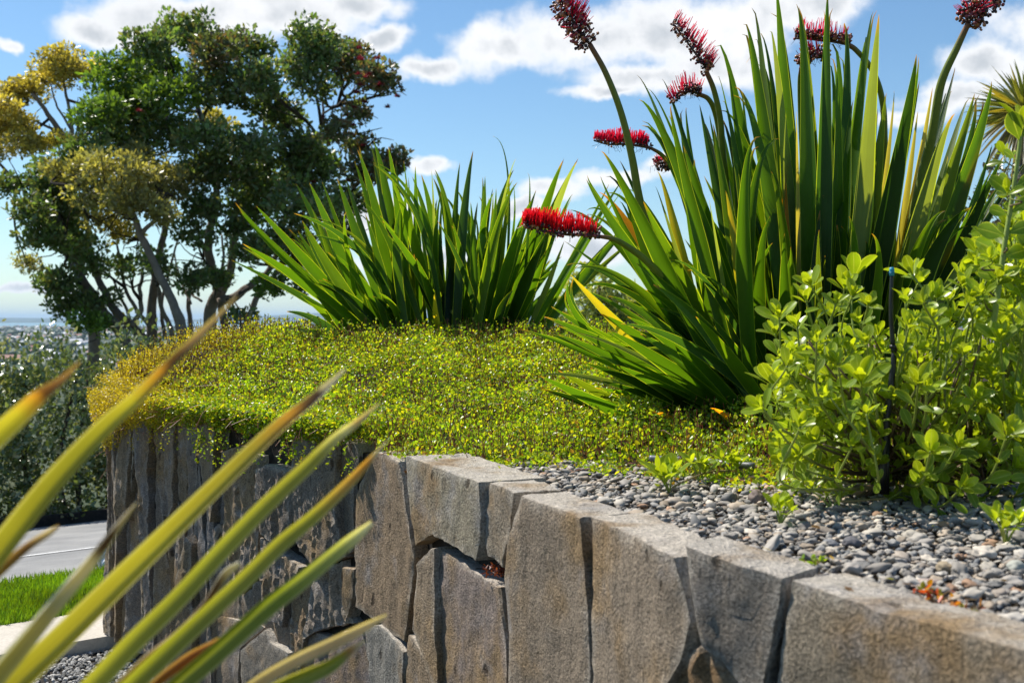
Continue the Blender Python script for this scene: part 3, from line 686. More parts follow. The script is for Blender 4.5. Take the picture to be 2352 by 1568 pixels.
# ------------------------------------------------------------------ sword-leaved lily clumps
LC = {'g': (.050, .122, .009), 'd': (.026, .072, .020), 'p': (.15, .21, .075), 'l': (.080, .160, .009), 'b': (.080, .128, .012),  # p, the pale blade: sheen of sky and sun put into its colour
      'o': (.62, .25, .015), 'y': (.40, .345, .03), 'n': (.014, .042, .005), 'k': (.27, .25, .09)}
def leafcol(kind, t):                                   # t: 0 at the tip, 1 at the base
    g = np.array(LC['g']); b = np.array(LC[kind]); t = t[:, None]
    if kind == 'o': c = b*(1-sstep((t-.35)/.35))+np.array(LC['b'])*sstep((t-.35)/.35)
    elif kind == 'y': c = b*(1-sstep((t-.5)/.4))+np.array(LC['l'])*sstep((t-.5)/.4)
    else: c = b+0*t
    c = c*random.uniform(.85, 1.15); tip = np.clip(1-t/random.choice([.012, .02, .03, .06]), 0, 1)
    c = c*(1-tip)+np.array((.35, .16, .05))*tip          # dry brown point
    base = sstep((t-.82)/.18); return c*(1-.35*base)+.35*base*np.array((.10, .16, .03))
def prof(t): return np.where(t < .5, np.clip((t/.5), 0, 1)**.74, 1-.22*((t-.5)/.5))
def sword(acc, tip, mid, base, w, kind, d0, d1, phi, fold=.22, k=30, pw=None):
    tip, mid, base = map(np.array, (tip, mid, base)); c = 2*mid-.5*(tip+base)
    base = base+np.array([0, 14.]); f = np.linspace(0, 1, 120); pf = ((1-f)**2)[:, None]*tip+(2*f*(1-f))[:, None]*c+(f*f)[:, None]*base
    al = np.concatenate([[0], np.cumsum(np.linalg.norm(np.diff(pf, axis=0), axis=1))]); t = np.linspace(0, 1, k)**1.25
    pp = np.stack([np.interp(t*al[-1], al, pf[:, 0]), np.interp(t*al[-1], al, pf[:, 1])], 1)
    dd = d0+(d1-d0)*t; pts = np.array([at(q[0], q[1], e) for q, e in zip(pp, dd)])
    ww = np.maximum(prof(t)*w*dd/F/max(.45, math.cos(phi)), .0006); ph = phi+np.linspace(.25, 0, k)*random.uniform(-1, 1)
    blade(acc, pts, ww, ph, fold*random.uniform(.5, 1.3), leafcol(kind, t))
def clump(root, lst, conv, sc, d0, spread, seedv):
    r_ = random.Random(seedv)
    for e in lst:
        (tx_, ty_), (mx, my), (bx, by), w, kd = e[:5]; dz = e[5] if len(e) > 5 else r_.uniform(-spread, spread*.6)
        a = Acc(); phi = {'p': 1.0, 'k': .9}.get(kd, r_.uniform(-.75, .75))
        if kd in 'pk' and r_.random() < .5: phi = .8
        sword(a, conv(tx_, ty_), conv(mx, my), conv(bx, by), w*sc*.90, kd, d0+dz, d0+r_.uniform(-.10, .10)+dz*.15, phi)
        o = a.build('leaf', MT['lily'], root)
        if kd == 'o': o['label'] = 'orange dying sword leaf'
        if kd == 'y': o['label'] = 'yellowing sword leaf'
c3 = lambda x, y: (224+.17007*x, 120+.17007*y)
c4 = lambda x, y: (520+.21429*x, .21429*y)
LILY2 = [((110,725),(560,990),(900,1230),80,'g',-.35),((190,505),(490,815),(860,1160),72,'g',-.2),((370,1122),(570,1172),(770,1290),62,'d',-.3),((285,1258),(480,1218),(720,1280),20,'p',-.35),
 ((412,548),(790,740),(1010,1080),48,'d',-.3),((502,368),(650,690),(850,1150),72,'g'),((515,520),(610,720),(760,1100),42,'l'),((435,650),(540,800),(800,1130),55,'g'),((460,590),(640,880),(900,1180),75,'l',-.2),
 ((665,340),(790,680),(960,1100),70,'g'),((720,540),(710,650),(770,950),30,'l'),((785,175),(900,560),(1000,1100),78,'g'),((880,120),(970,480),(1060,1100),82,'g'),((965,155),(1010,430),(1080,1000),58,'g'),
 ((880,250),(1150,560),(1280,1100),40,'d',-.3),((985,340),(1125,700),(1250,1150),70,'l',-.2),((820,470),(985,720),(1150,1100),50,'g'),((560,940),(790,1060),(960,1200),55,'n',-.3),((660,790),(850,980),(1020,1190),60,'g',-.2),
 ((1125,270),(1130,620),(1150,1100),50,'g'),((1160,320),(1235,660),(1290,1150),75,'g'),((1220,290),(1230,500),(1240,900),18,'p'),((1240,290),(1325,620),(1340,1150),72,'l'),((1070,345),(1060,680),(1080,1100),45,'g'),
 ((1275,430),(1250,700),(1260,1100),45,'g'),((1365,405),(1460,620),(1530,1050),66,'l'),((1465,178),(1410,580),(1370,1150),68,'d'),((1535,330),(1520,680),(1490,1170),55,'g'),((1580,95),(1672,330),(1650,1000),18,'d'),
 ((1718,225),(1640,450),(1520,1000),22,'p'),((1705,290),(1600,580),(1500,1150),75,'g'),((1725,365),(1600,640),(1480,1180),66,'l',-.2),((1785,310),(1797,470),(1760,950),22,'d'),((1835,410),(1740,700),(1580,1150),60,'g'),
 ((1990,240),(1850,580),(1640,1150),82,'g'),((2075,245),(1930,540),(1720,1120),58,'p'),((2050,435),(1950,620),(1750,1100),45,'g'),((1800,480),(1690,740),(1560,1150),70,'g',-.2),((1900,650),(1800,870),(1650,1180),85,'n',-.3),
 ((2000,710),(1900,920),(1780,1150),42,'p'),((2335,360),(2080,760),(1810,1160),44,'g'),((2400,600),(2130,880),(1870,1165),66,'g',-.1),((930,590),(1140,870),(1290,1130),56,'g',-.3),((1255,590),(1410,870),(1520,1180),38,'d',-.3),
 ((1130,810),(1205,970),(1290,1140),60,'g',-.3),((1340,620),(1400,820),(1430,1150),58,'g'),((540,1030),(680,1150),(800,1270),66,'g',-.2),((910,1015),(1000,1085),(1060,1190),48,'l',-.3),((1800,1168),(1735,1185),(1660,1235),14,'p',-.3),
 ((1450,480),(1470,750),(1480,1150),50,'g'),((1600,400),(1560,740),(1450,1150),48,'g'),((1040,500),(1010,760),(1060,1120),62,'g'),((830,550),(905,800),(1000,1150),60,'g'),((750,690),(860,900),(960,1150),50,'g'),((1680,330),(1640,700),(1560,1150),40,'b'),
 ((1240,1010),(1250,1120),(1275,1200),44,'y',-.35),((1640,520),(1600,800),(1540,1150),55,'g'),((1360,720),(1340,900),(1320,1150),60,'n'),((1960,560),(1850,800),(1700,1150),50,'d'),((1700,1000),(1640,1080),(1600,1170),60,'n',-.2)]
p2 = at(446, 332, 5.0); lily2 = thing('lily_clump', p2, 'smaller sword leaved lily clump rising from the middle of the creeping cover', 'lily plant', 'sword leaved lily clumps')
clump(lily2, LILY2, c3, .17007, 5.0, .25, 3)
def filler(root, cx, cy, hw, top, d0, num, wpx, seedv, fan, lst=(), conv=None, sc=.2):
    r_ = random.Random(seedv); a = Acc()
    for rep in range(2):                                 # more blades like the ones in front, a little behind them
        for e in lst:
            if e[3] < 40 or e[4] in 'oypk': continue
            (tx_, ty_), (mx, my), (bx, by), w, kd = e[:5]; jx, jy = r_.gauss(0, 55), r_.uniform(-30, 130); dz = (e[5] if len(e) > 5 else 0)+r_.uniform(.02, .2)
            sword(a, conv(tx_+jx, ty_+jy), conv(mx+jx*.6+r_.gauss(0, 12), my+jy*.5), conv(bx+r_.gauss(0, 25), by), w*sc*r_.uniform(.5, .85), r_.choice('gggdnlb'), d0+dz, d0+r_.uniform(-.05, .15), r_.uniform(-.9, .9), k=22)
    for q in range(num):
        f = r_.uniform(-1, 1); b = (cx+f*hw, cy+r_.uniform(-3, 8)); h = top*r_.uniform(.35, .95)*(1-.35*abs(f)); an = f*fan+r_.gauss(0, .12)
        tp = (b[0]+math.sin(an)*h, b[1]-math.cos(an)*h); md = ((b[0]+tp[0])/2-math.sin(an)*h*.05, (b[1]+tp[1])/2-h*.03)
        sword(a, tp, md, b, wpx*r_.uniform(.6, 1.1), r_.choice('ggggnnlb'), d0+r_.uniform(.0, .3), d0+r_.uniform(-.05, .22), r_.uniform(-1, 1), k=16)
    return tag(a.build('inner_leaves', MT['lily'], root), kind='stuff')
filler(lily2, 447, 326, 80, 150, 5.05, 60, 8, 5, .78, LILY2, c3, .17007)

LILY1 = [((180,1560),(540,1700),(1000,1900),70,'g',-.35),((500,1475),(780,1640),(1060,1880),76,'g',-.3),((300,1690),(640,1795),(1000,1930),70,'n',-.4),((560,1555),(820,1725),(1080,1910),80,'g',-.35),((620,1325),(870,1530),(1120,1850),82,'g',-.2),((540,1225),(810,1460),(1100,1830),82,'g',-.15),((820,1475),(990,1660),(1180,1880),70,'l',-.3),((450,1700),(720,1815),(1020,1940),70,'g',-.42),
 ((1190,-70),(1228,400),(1300,1850),100,'g',.05),((1040,112),(1120,480),(1260,1850),95,'g',.1),((1110,165),(1185,430),(1290,1500),45,'d',.2),((1165,145),(1210,470),(1300,1700),62,'p',.0),((1290,18),(1345,520),(1370,1850),104,'g',-.1),
 ((1437,-45),(1425,400),(1400,1850),88,'d',-.15),((1500,128),(1530,420),(1480,1700),76,'d',.1),((1650,52),(1590,470),(1450,1850),72,'g',.05),((1675,65),(1592,720),(1480,1850),96,'p',-.2),((1850,253),(1750,760),(1500,1880),112,'n',-.2),
 ((1445,268),(1482,620),(1440,1800),70,'g',-.05),((1000,403),(1140,770),(1290,1850),92,'g',.0),((970,343),(1005,540),(1120,1400),44,'g',.2),((555,463),(770,820),(1150,1850),100,'g',-.05),((663,368),(760,620),(950,1300),42,'d',.25),
 ((706,488),(760,770),(1000,1700),70,'g'),((782,508),(792,670),(900,1350),38,'g',.25),((838,488),(890,720),(1060,1500),58,'d',.2),((900,578),(960,880),(1100,1700),70,'l',.05),((945,470),(1015,720),(1150,1600),60,'g',.15),
 ((1120,636),(1050,920),(1090,1800),88,'g',-.25),((1235,715),(1232,930),(1250,1500),52,'o',.05),((1145,448),(1162,600),(1200,1200),34,'o',.25),((378,703),(540,940),(920,1650),80,'g'),((310,836),(470,1090),(900,1700),85,'g',-.1),
 ((368,896),(520,1040),(800,1450),56,'o',.15),((405,903),(580,1020),(880,1500),48,'g',.1),((640,798),(715,1000),(870,1600),56,'y',.1),((575,938),(710,1220),(1000,1750),95,'l',-.15),((235,978),(430,1100),(720,1420),44,'g',.15),
 ((205,1122),(440,1270),(820,1520),34,'d',.1),((258,1253),(560,1345),(1000,1800),56,'l',-.1),((236,1280),(500,1540),(900,1870),74,'y',-.15),((229,1302),(330,1540),(800,1850),62,'g',-.2),((145,1428),(420,1590),(900,1870),60,'g',-.2),
 ((112,1475),(470,1625),(1000,1900),76,'g',-.3),((262,1550),(600,1680),(1050,1920),44,'p',-.32),((408,1538),(700,1685),(1050,1900),82,'g',-.3),((372,1460),(660,1620),(1050,1900),95,'g',-.15),((470,1509),(800,1600),(1180,1850),58,'d',-.35),
 ((90,1748),(390,1770),(800,1880),38,'p',-.35),((95,1752),(450,1895),(800,1990),76,'g',-.4),((412,1630),(580,1780),(850,1930),66,'g',-.3),((412,1380),(650,1500),(1000,1800),66,'g',-.1),((725,1612),(860,1760),(1050,1930),76,'g',-.3),
 ((700,1210),(910,1345),(1150,1750),40,'d',-.3),((883,930),(920,1180),(1000,1650),26,'p',-.2),((815,742),(845,1050),(950,1700),90,'g',-.05),((763,678),(910,1120),(1150,1850),95,'g'),((1172,798),(1240,1080),(1330,1800),70,'l',-.1),
 ((1167,1008),(1120,1270),(1130,1750),72,'g',-.25),((1396,1072),(1388,1280),(1400,1750),42,'b',-.25),((1535,1008),(1572,1230),(1540,1750),86,'g',-.25),((1640,1088),(1675,1270),(1600,1720),60,'l',-.25),((1235,1088),(1238,1320),(1260,1780),72,'g',-.3),
 ((2030,313),(1950,620),(1650,1700),54,'d',.2),((2122,435),(2020,740),(1700,1700),85,'b',.1),((2200,378),(2085,770),(1720,1750),90,'g',.0),((2030,528),(1880,880),(1600,1850),96,'p',-.15),((2148,648),(2050,940),(1750,1750),74,'o',.0),
 ((1745,423),(1720,650),(1620,1400),34,'k',.2),((1710,432),(1662,780),(1560,1750),78,'b',.05),((1703,573),(1650,880),(1580,1600),50,'b',.1),((1925,408),(1862,730),(1680,1650),44,'k',.15),((1857,518),(1820,740),(1700,1500),38,'k',.2),
 ((1985,983),(1850,1180),(1680,1750),90,'l',-.2),((2105,968),(1900,1220),(1650,1850),112,'n',-.25),((2258,728),(2120,980),(1750,1750),76,'n',-.1),((2195,688),(2140,870),(1900,1600),40,'g',.1),((1995,728),(1940,960),(1750,1650),42,'p',-.1),
 ((2090,1188),(1950,1360),(1700,1800),92,'p',-.2),((1830,1073),(1780,1240),(1650,1750),56,'b',-.2),((2300,1000),(2150,1230),(1800,1800),82,'n',-.1),((1555,468),(1520,820),(1460,1750),72,'g',.05),((1660,468),(1625,800),(1540,1700),60,'g',.15),
 ((955,888),(985,1020),(1050,1500),46,'y',.0),((1110,268),(1180,500),(1250,1200),42,'d',.25),((530,1028),(660,1230),(950,1750),70,'g',-.05),((475,838),(540,1040),(760,1600),60,'g',.1),((630,868),(690,1030),(850,1550),28,'p',.0),
 ((1290,518),(1292,820),(1300,1500),26,'k',-.15),((1440,568),(1415,850),(1400,1400),34,'k',-.05),((610,1916),(700,1932),(800,1965),36,'o',-.45),((888,1902),(960,1922),(1050,1962),36,'o',-.45),((2240,860),(2050,1180),(1720,1800),70,'g',.1),
 ((1400,980),(1380,1250),(1360,1800),80,'n',-.1),((1480,1050),(1470,1350),(1430,1800),70,'n',-.15),((1760,1000),(1700,1300),(1580,1800),80,'n',-.1)]
p1 = at(778, 412, 3.5); lily1 = thing('lily_clump', p1, 'large sword leaved lily clump with red bottlebrush flowers behind the shrub', 'lily plant', 'sword leaved lily clumps')
clump(lily1, LILY1, c4, .21429, 3.5, .25, 4)
filler(lily1, 805, 395, 62, 300, 3.55, 70, 13, 9, .85, LILY1, c4, .21429)

# flower stalks of the large clump: stalk > seed pods, filaments
def flower(stalk, head, w0, w1, d, bright, length, nf, npod, lean=(0, 0), podfrom=0., side=.45, fat=1., dens_red=(.62, .012, .035)):
    r_ = np.random.default_rng(int(stalk[0][0]*7+stalk[0][1])); sp = spline([at(*c4(*p), d+.28*(i/(len(stalk)-1))**1.5) for i, p in enumerate(stalk)], 40)
    a = Acc(); t = np.linspace(0, 1, 40)[:, None]
    cs = np.array([(.20, .085, .035)])*(1-sstep((t-.02)/.25))+np.array([(.17, .21, .03)])*sstep((t-.02)/.25)
    tube(a, sp, np.linspace(w0, w1*.8, 40)*.21429*d/F*.5, cs, 10); so_ = a.build('flower_stalk', MT['stem'], lily1)
    hp = spline([at(*c4(*p), d) for p in head], 60); a = Acc()
    tube(a, hp, np.linspace(.0050, .0022, 60), (.09, .035, .018), 8)
    T = unit(np.gradient(hp, axis=0)); up = np.array([0, 0, 1.])
    i = r_.integers(int(60*podfrom), 60, npod); ang = r_.uniform(-1.9, 1.9, npod)
    B = np.cross(T[i], up); B = unit(B); Nn = unit(np.cross(B, T[i])+1e-6); Nn = np.where(Nn[:, 2:3] < 0, -Nn, Nn)
    if lean != (0, 0): Nn = unit(Nn+np.array([lean[0], 0, lean[1]]))
    dr = Nn*np.cos(ang*side*1.6)[:, None]+B*np.sin(ang*side*1.6)[:, None]
    ln = r_.uniform(.008, .024, npod)*fat
    pp = hp[i]+dr*ln[:, None]; pc = np.array([(.035, .016, .02), (.30, .055, .06), (.44, .18, .08)])[r_.choice(3, npod, p=[.62-.3*(fat > 1.3), .2+.15*(fat > 1.3), .18+.15*(fat > 1.3)])]
    pebbles(a, pp, r_.uniform(.0026, .0046, npod)*(.7+.3*fat), pc, sub=2, flat=1.0, tilt=1, rough=.3)
    for q in range(npod):                               # little stalks, withered threads
        tube(a, [hp[i[q]], (hp[i[q]]+pp[q])/2+r_.normal(0, .001, 3), pp[q]], .0010, (.11, .04, .02), 4, False)
    for q in range(22):
        j = r_.integers(4, 60); p = hp[j]; e = p+np.array([r_.normal(0, .012), r_.normal(0, .01), -r_.uniform(.006, .026)])
        tube(a, [p, (p+e)/2+r_.normal(0, .004, 3), e], .0006, (.05, .02, .015), 3, False)
    a.build('seed_pods', MT['pod'], so_)
    a = Acc(); j = r_.integers(int(60*bright[0]), max(int(60*bright[1]), 1), nf) if nf < 800 else np.clip(60*(1-.92*r_.uniform(0, 1, nf)**2.0), 4, 59).astype(int)
    an = r_.normal(0, 1, nf)*side; B = unit(np.cross(T[j], up)); Nn = unit(np.cross(B, T[j])+1e-6); Nn = np.where(Nn[:, 2:3] < 0, -Nn, Nn)
    if lean != (0, 0): Nn = unit(Nn+np.array([lean[0], 0, lean[1]]))
    dr = unit(Nn*np.cos(an)[:, None]+B*np.sin(an)[:, None]+T[j]*r_.normal(.0, .12, nf)[:, None]+np.array([0, 0, .35]))
    ln = length*1.2*r_.uniform(.65, 1.12, nf)*(.5+.55*np.sin(np.pi*np.clip(.12+.8*j/60, 0, 1))); c = np.clip(np.array(dens_red)*r_.uniform(.7, 1.15, (nf, 1)), 0, 1)
    for q in range(nf):
        p = hp[j[q]]+dr[q]*.010*fat; e = hp[j[q]]+dr[q]*ln[q]
        tube(a, [p, (p+e)/2+r_.normal(0, .0006, 3), e], (.0015, .0014, .0009), c[q], 3, False)
    a.build('filaments', MT['fil'], so_)
DK = (.92, .07, .22)
flower([(325,205),(400,340),(470,520),(522,730),(565,960),(660,1280),(950,1800)], [(325,205),(270,130),(225,60),(185,-15)], 24, 60, 3.40, (.2, 1), .060, 170, 300, (-.15, .2), side=1.1, fat=1.9, dens_red=DK)
flower([(868,330),(905,420),(935,560),(950,750),(1000,1150),(1080,1800)], [(880,330),(850,290),(790,210),(712,105)], 22, 48, 3.62, (.0, 1), .062, 100, 220, (.15, .35), side=.75, fat=1.35, dens_red=DK)
flower([(832,438),(880,462),(912,530),(935,650),(985,1000),(1080,1800)], [(838,440),(800,425),(755,440),(712,478)], 20, 44, 3.70, (.05, 1), .052, 80, 170, (0, .2), side=.6, fat=1.2, dens_red=DK)
flower([(612,690),(665,725),(730,810),(820,1050),(1000,1750)], [(612,690),(560,680),(480,672),(410,672),(345,655)], 15, 40, 3.58, (.12, 1), .040, 420, 90, (0, .2), side=.6, dens_red=(1., .05, .18))
flower([(700,775),(740,850),(830,1150),(1000,1750)], [(705,780),(680,765),(655,762),(630,772)], 18, 36, 3.72, (.1, 1), .030, 40, 100, (0, 0), side=.8, fat=1.2, dens_red=DK)
flower([(372,1102),(430,1112),(490,1142),(600,1225),(760,1400),(1000,1750)], [(372,1102),(300,1095),(210,1092),(120,1078),(60,1062),(12,1045)], 18, 62, 3.22, (.10, 1), .052, 850, 210, (0, .1), side=.65, fat=1.25, dens_red=(1., .045, .085))
flower([(1528,205),(1570,235),(1640,320),(1685,440),(1700,600),(1690,900),(1600,1750)], [(1535,208),(1470,195),(1400,188),(1340,182),(1282,180)], 22, 44, 3.72, (.05, 1), .060, 100, 280, (0, .15), side=.45, fat=1.4, dens_red=DK)
flower([(1312,310),(1306,420),(1320,800),(1360,1750)], [(1316,310),(1345,285),(1385,262),(1440,258)], 18, 40, 3.66, (.1, 1), .050, 70, 200, (0, .1), side=.6, fat=1.6, dens_red=(.5, .012, .06))
flower([(2092,108),(2040,220),(1965,390),(1925,620),(1860,900),(1680,1750)], [(2092,108),(2120,60),(2165,15),(2240,-40)], 26, 72, 3.38, (.1, 1), .055, 90, 300, (-.2, .3), side=1.0, fat=2.0, dens_red=DK)

# ------------------------------------------------------------------ shrub with spoon-shaped leaves
g8 = lambda x, y: (752+.17860*x, 240+.17860*y)
_t = np.linspace(0, 1, 9); _u = np.linspace(0, 1, 7)
_w = np.where(_t < .62, .13+.87*sstep(_t/.62)**1.2, np.sqrt(np.clip(1-((_t-.62)/.40)**2, 0, 1)))
_i = np.arange(8)[:, None]*7+np.arange(6)[None]; SPF = np.stack([_i, _i+1, _i+8, _i+7], -1).reshape(-1, 4)
def spoon(acc, p, d, nrm, L, wd, c, curl=.15, cup=.18):
    d = d/np.linalg.norm(d); S = np.cross(nrm, d); S /= np.linalg.norm(S)+1e-9; U = np.cross(d, S)
    uu = (_u-.5)*2; V = p+d*(L*_t)[:, None, None]+S*(_w[:, None]*uu[None]*wd*.5)[..., None]+U*((cup*wd*(np.abs(uu)**1.6)[None]*_w[:, None]-curl*L*(_t**2)[:, None])+.02*wd*np.cos(uu*math.pi)[None])[..., None]
    acc.add(V.reshape(-1, 3), SPF, c, np.stack(np.broadcast_arrays(_u[None], _t[:, None]), -1).reshape(-1, 2))
def rosette(lv, p, ax, L, num, r_, young=.5):
    ax = ax/np.linalg.norm(ax); A = np.cross(ax, (.31, .9, .2)); A /= np.linalg.norm(A); B = np.cross(ax, A); a0 = r_.uniform(0, 6.28)
    for q in range(num):
        f = q/max(num-1, 1); an = a0+q*2.4+r_.uniform(-.25, .25); op = .16+.75*f+r_.uniform(-.15, .2)
        rad = A*math.cos(an)+B*math.sin(an); d = ax*math.cos(op)+rad*math.sin(op); nrm = ax*math.sin(op)-rad*math.cos(op)
        l = L*1.06*(.66+.46*min(1, f*1.5))*r_.uniform(.8, 1.15); c = np.array((.36, .44, .016))*(1-f)+np.array((.21, .31, .018))*f; c = c*r_.uniform(.75, 1.25)
        spoon(lv, p-ax*L*.25*f, d, nrm, l, l*r_.uniform(.40, .54), c, r_.uniform(-.05, .25), r_.uniform(.08, .28))
def shoot(lv, stm, base, tip, ax, L, r_, pairs=3, thick=.0032, num=7):
    base, tip = np.array(base), np.array(tip); ax = np.array(ax)/np.linalg.norm(ax); D = np.linalg.norm(tip-base)
    m1 = base+(tip-base)*.4+np.array([0, 0, -.10*D])+np.array([r_.gauss(0, .02), r_.gauss(0, .02), 0]); m2 = tip-ax*D*.28
    sp = spline([base, m1, m2, tip], 22); t = np.linspace(0, 1, 22)[:, None]
    tube(stm, sp, np.linspace(thick, thick*.55, 22), np.array([(.13, .09, .05)])*(1-sstep((t-.35)/.3))+np.array([(.24, .30, .05)])*sstep((t-.35)/.3), 6)
    rosette(lv, tip, ax, L, num, r_)
    for q in range(pairs):
        i = 20-int((q+1)*14/(pairs+1)); T = sp[i+1]-sp[i-1]; T /= np.linalg.norm(T); A = np.cross(T, (r_.uniform(-1, 1), r_.uniform(-1, 1), .2)); A /= np.linalg.norm(A)+1e-9
        for sg in (-1, 1):
            op = r_.uniform(.5, 1.15); d = T*math.cos(op)+A*sg*math.sin(op); nr = T*math.sin(op)-A*sg*math.cos(op)
            l = L*1.05*r_.uniform(.7, 1.15); spoon(lv, sp[i], d, nr, l, l*r_.uniform(.38, .50), np.array((.17, .26, .016))*r_.uniform(.7, 1.35), r_.uniform(0, .3), r_.uniform(.05, .25))
RO = [(1300,-10,90),(1370,30,85),(1440,-50,100),(1500,-130,105),(1530,-30,110),(1480,90,95),(1560,60,110),(1560,-220,100),(1590,160,110),(1420,150,85),(1340,160,85),(1500,200,95),(1470,-10,85),(1520,280,95),(1390,230,85),(1450,400,90),(1380,420,85),(1540,440,95),(1410,860,95),(1500,1020,100),(1440,960,90),(330,250,115),(300,330,100),(570,190,125),(520,260,110),(150,430,105),(130,520,100),(110,790,125),(170,800,110),(290,790,115),(60,940,100),(190,1240,105),(250,1210,100),(150,1150,60),(420,1420,90),(480,690,95),(560,620,110),
 (700,530,100),(900,190,120),(930,240,100),(880,480,105),(960,350,85),(1170,190,100),(1220,330,110),(1290,370,90),(1180,250,90),(1380,110,100),(1300,90,85),(1420,30,80),(1390,560,120),(1320,500,110),(1450,500,110),(1090,820,115),(930,800,115),(980,830,85),
 (1150,600,90),(1190,640,80),(1080,490,80),(1010,430,85),(690,680,80),(1430,1090,135),(1380,1060,110),(1100,1210,130),(1000,1180,105),(1150,1150,90),(840,1400,90),(560,310,85),(450,420,85),(470,350,80),(650,360,90),(610,790,170),(380,900,110),(330,960,110),
 (430,870,90),(490,940,90),(640,970,80),(890,900,90),(970,970,95),(1060,1010,90),(1350,780,110),(1480,720,110),(1290,760,95),(1400,680,90),(1250,890,95),(1340,920,95),(1490,900,110),(1260,1180,100),(1480,1270,110),(340,1120,95),(420,1200,85),(560,1150,75),
 (230,640,90),(200,700,85),(400,640,90),(360,560,100),(250,480,85),(600,460,90),(640,570,85),(870,600,85),(790,880,80),(1230,450,90),(1330,300,90),(1430,330,95),(1460,230,90),(1100,330,90),(1040,320,80),(860,330,85),(1000,560,90),(1500,1150,120),
 (1060,1390,90),(950,1330,90),(1180,1380,95),(1500,560,100),(1510,380,100),(700,1240,70),(520,1040,80),(640,1090,75),(1120,1090,85),(1160,940,85),(740,760,80),(560,880,85),(270,1040,100),(300,560,90),(1560,700,120),(1600,450,110),(1620,950,130),(1580,1200,130),(1640,200,110)]
ds = 2.32; pS = at(*g8(1000, 1330), ds); pS[2] = WT
shrub = thing('coastal_shrub', pS, 'bright green shrub with glossy spoon shaped leaves on the gravel at right', 'shrub')
lv, stm = Acc(), Acc(); r_ = random.Random(11)
bases = [at(*g8(790, 1300), ds+.06), at(*g8(820, 1290), ds+.12), at(*g8(1370, 1340), ds+.10), at(*g8(1250, 1360), ds+.2)]
for (x, y, L) in RO:
    edge_ = min(1, abs(x-850)/700); d = ds+r_.uniform(-.26, .22)+(.10 if y < 350 else 0)-(.10 if y > 1000 else 0)
    tip = at(*g8(x, y), d); b = min(bases, key=lambda q: abs(q[0]-tip[0])+r_.uniform(0, .15))
    ax = unit(tip-(b+np.array([0, .05, .12])))*.55+np.array([r_.gauss(0, .28), -.35+r_.gauss(0, .35), .75])
    shoot(lv, stm, b, tip, ax, L*.1786*d/F*1.08, r_, 3 if L > 75 else 2, .0034, 8)
# the tall leader at the right edge
lead = [at(*c4(*p), 2.2) for p in [(2200, 1560), (2235, 1330), (2265, 1120), (2300, 900), (2325, 720), (2340, 590)]]; sp = spline(lead, 40)
tube(stm, sp, np.linspace(.006, .0032, 40), (.26, .33, .06), 8); rosette(lv, sp[-1], np.array([.1, -.2, 1]), .055, 7, r_)
for (x, y, L, dx, dy) in [(2335,660,.062,-.6,1.2),(2310,740,.03,-.8,.5),(2310,920,.062,-.9,.75),(2305,880,.045,.8,.5),(2280,1000,.04,-1,.3),(2290,990,.05,.9,.6),(2265,1100,.06,-1,.25),(2270,1090,.05,1,.4),(2240,1180,.06,-.9,.4),(2335,640,.06,.7,.9),(2250,1200,.055,.9,.3),(2290,850,.03,-1,.6),(2230,1290,.05,-1,.2)]:
    p = at(*c4(x, y), 2.2); d = np.array([dx, r_.uniform(-.5, .3), dy]); nr = np.cross(d, np.array([r_.uniform(-.3, .3)+.2, 1, .1])); nr = np.array([r_.uniform(-.4, .4), -1, .35]); nr = nr-d*(nr@d)/(d@d); nr /= np.linalg.norm(nr)
    spoon(lv, p, d, nr, L, L*.62, np.array((.16, .26, .025))*r_.uniform(.8, 1.2), .05, .1)
for p in [(2255,1180),(2285,960),(2240,1260),(2300,800),(2215,1380),(2200,1450)]:
    q = at(*c4(p[0]+r_.uniform(-60, 20), p[1]-r_.uniform(20, 90)), 2.2+r_.uniform(-.08, .08)); shoot(lv, stm, at(*c4(*p), 2.2), q, q-at(*c4(*p), 2.2)+np.array([0, -.01, .02]), .032, r_, 1, .002, 6)
# inner twigs and leaves that fill the bush
for q in range(640):
    f = r_.random(); x = r_.uniform(120, 1760); y = r_.uniform(420-max(0, x-1150)*.5, 1330) if x > 850 else r_.uniform(560, 1300)
    if x < 420 and y > 900 and r_.random() < .4: continue
    d = ds+r_.uniform(-.12, .42); p = at(*g8(x, y), d); ax = np.array([r_.gauss(0, .6), r_.gauss(-.2, .5), r_.uniform(.1, 1)])
    rosette(lv, p, ax, .031*r_.uniform(.7, 1.25), 5, r_)
for q in range(120):                                    # the upper right of the bush
    x = r_.uniform(1240, 1760); y = r_.uniform(40-(x-1240)*.65, 460); d = ds+r_.uniform(-.1, .35)
    rosette(lv, at(*g8(x, y), d), np.array([r_.gauss(0, .5), r_.gauss(-.2, .5), r_.uniform(.3, 1)]), .033*r_.uniform(.7, 1.3), 6, r_)
for q in range(70):
    b = r_.choice(bases)+np.array([r_.gauss(0, .03), r_.gauss(0, .04), 0]); e = at(*g8(r_.uniform(250, 1500), r_.uniform(500, 1250)), ds+r_.uniform(-.15, .3))
    tube(stm, spline([b, b*.6+e*.4+np.array([r_.gauss(0, .03), r_.gauss(0, .03), -.02]), e], 12), np.linspace(.004, .0018, 12), (.15, .10, .055), 5)
lv.build('leaves', MT['shrub'], shrub); stm.build('stems', MT['stem'], shrub)

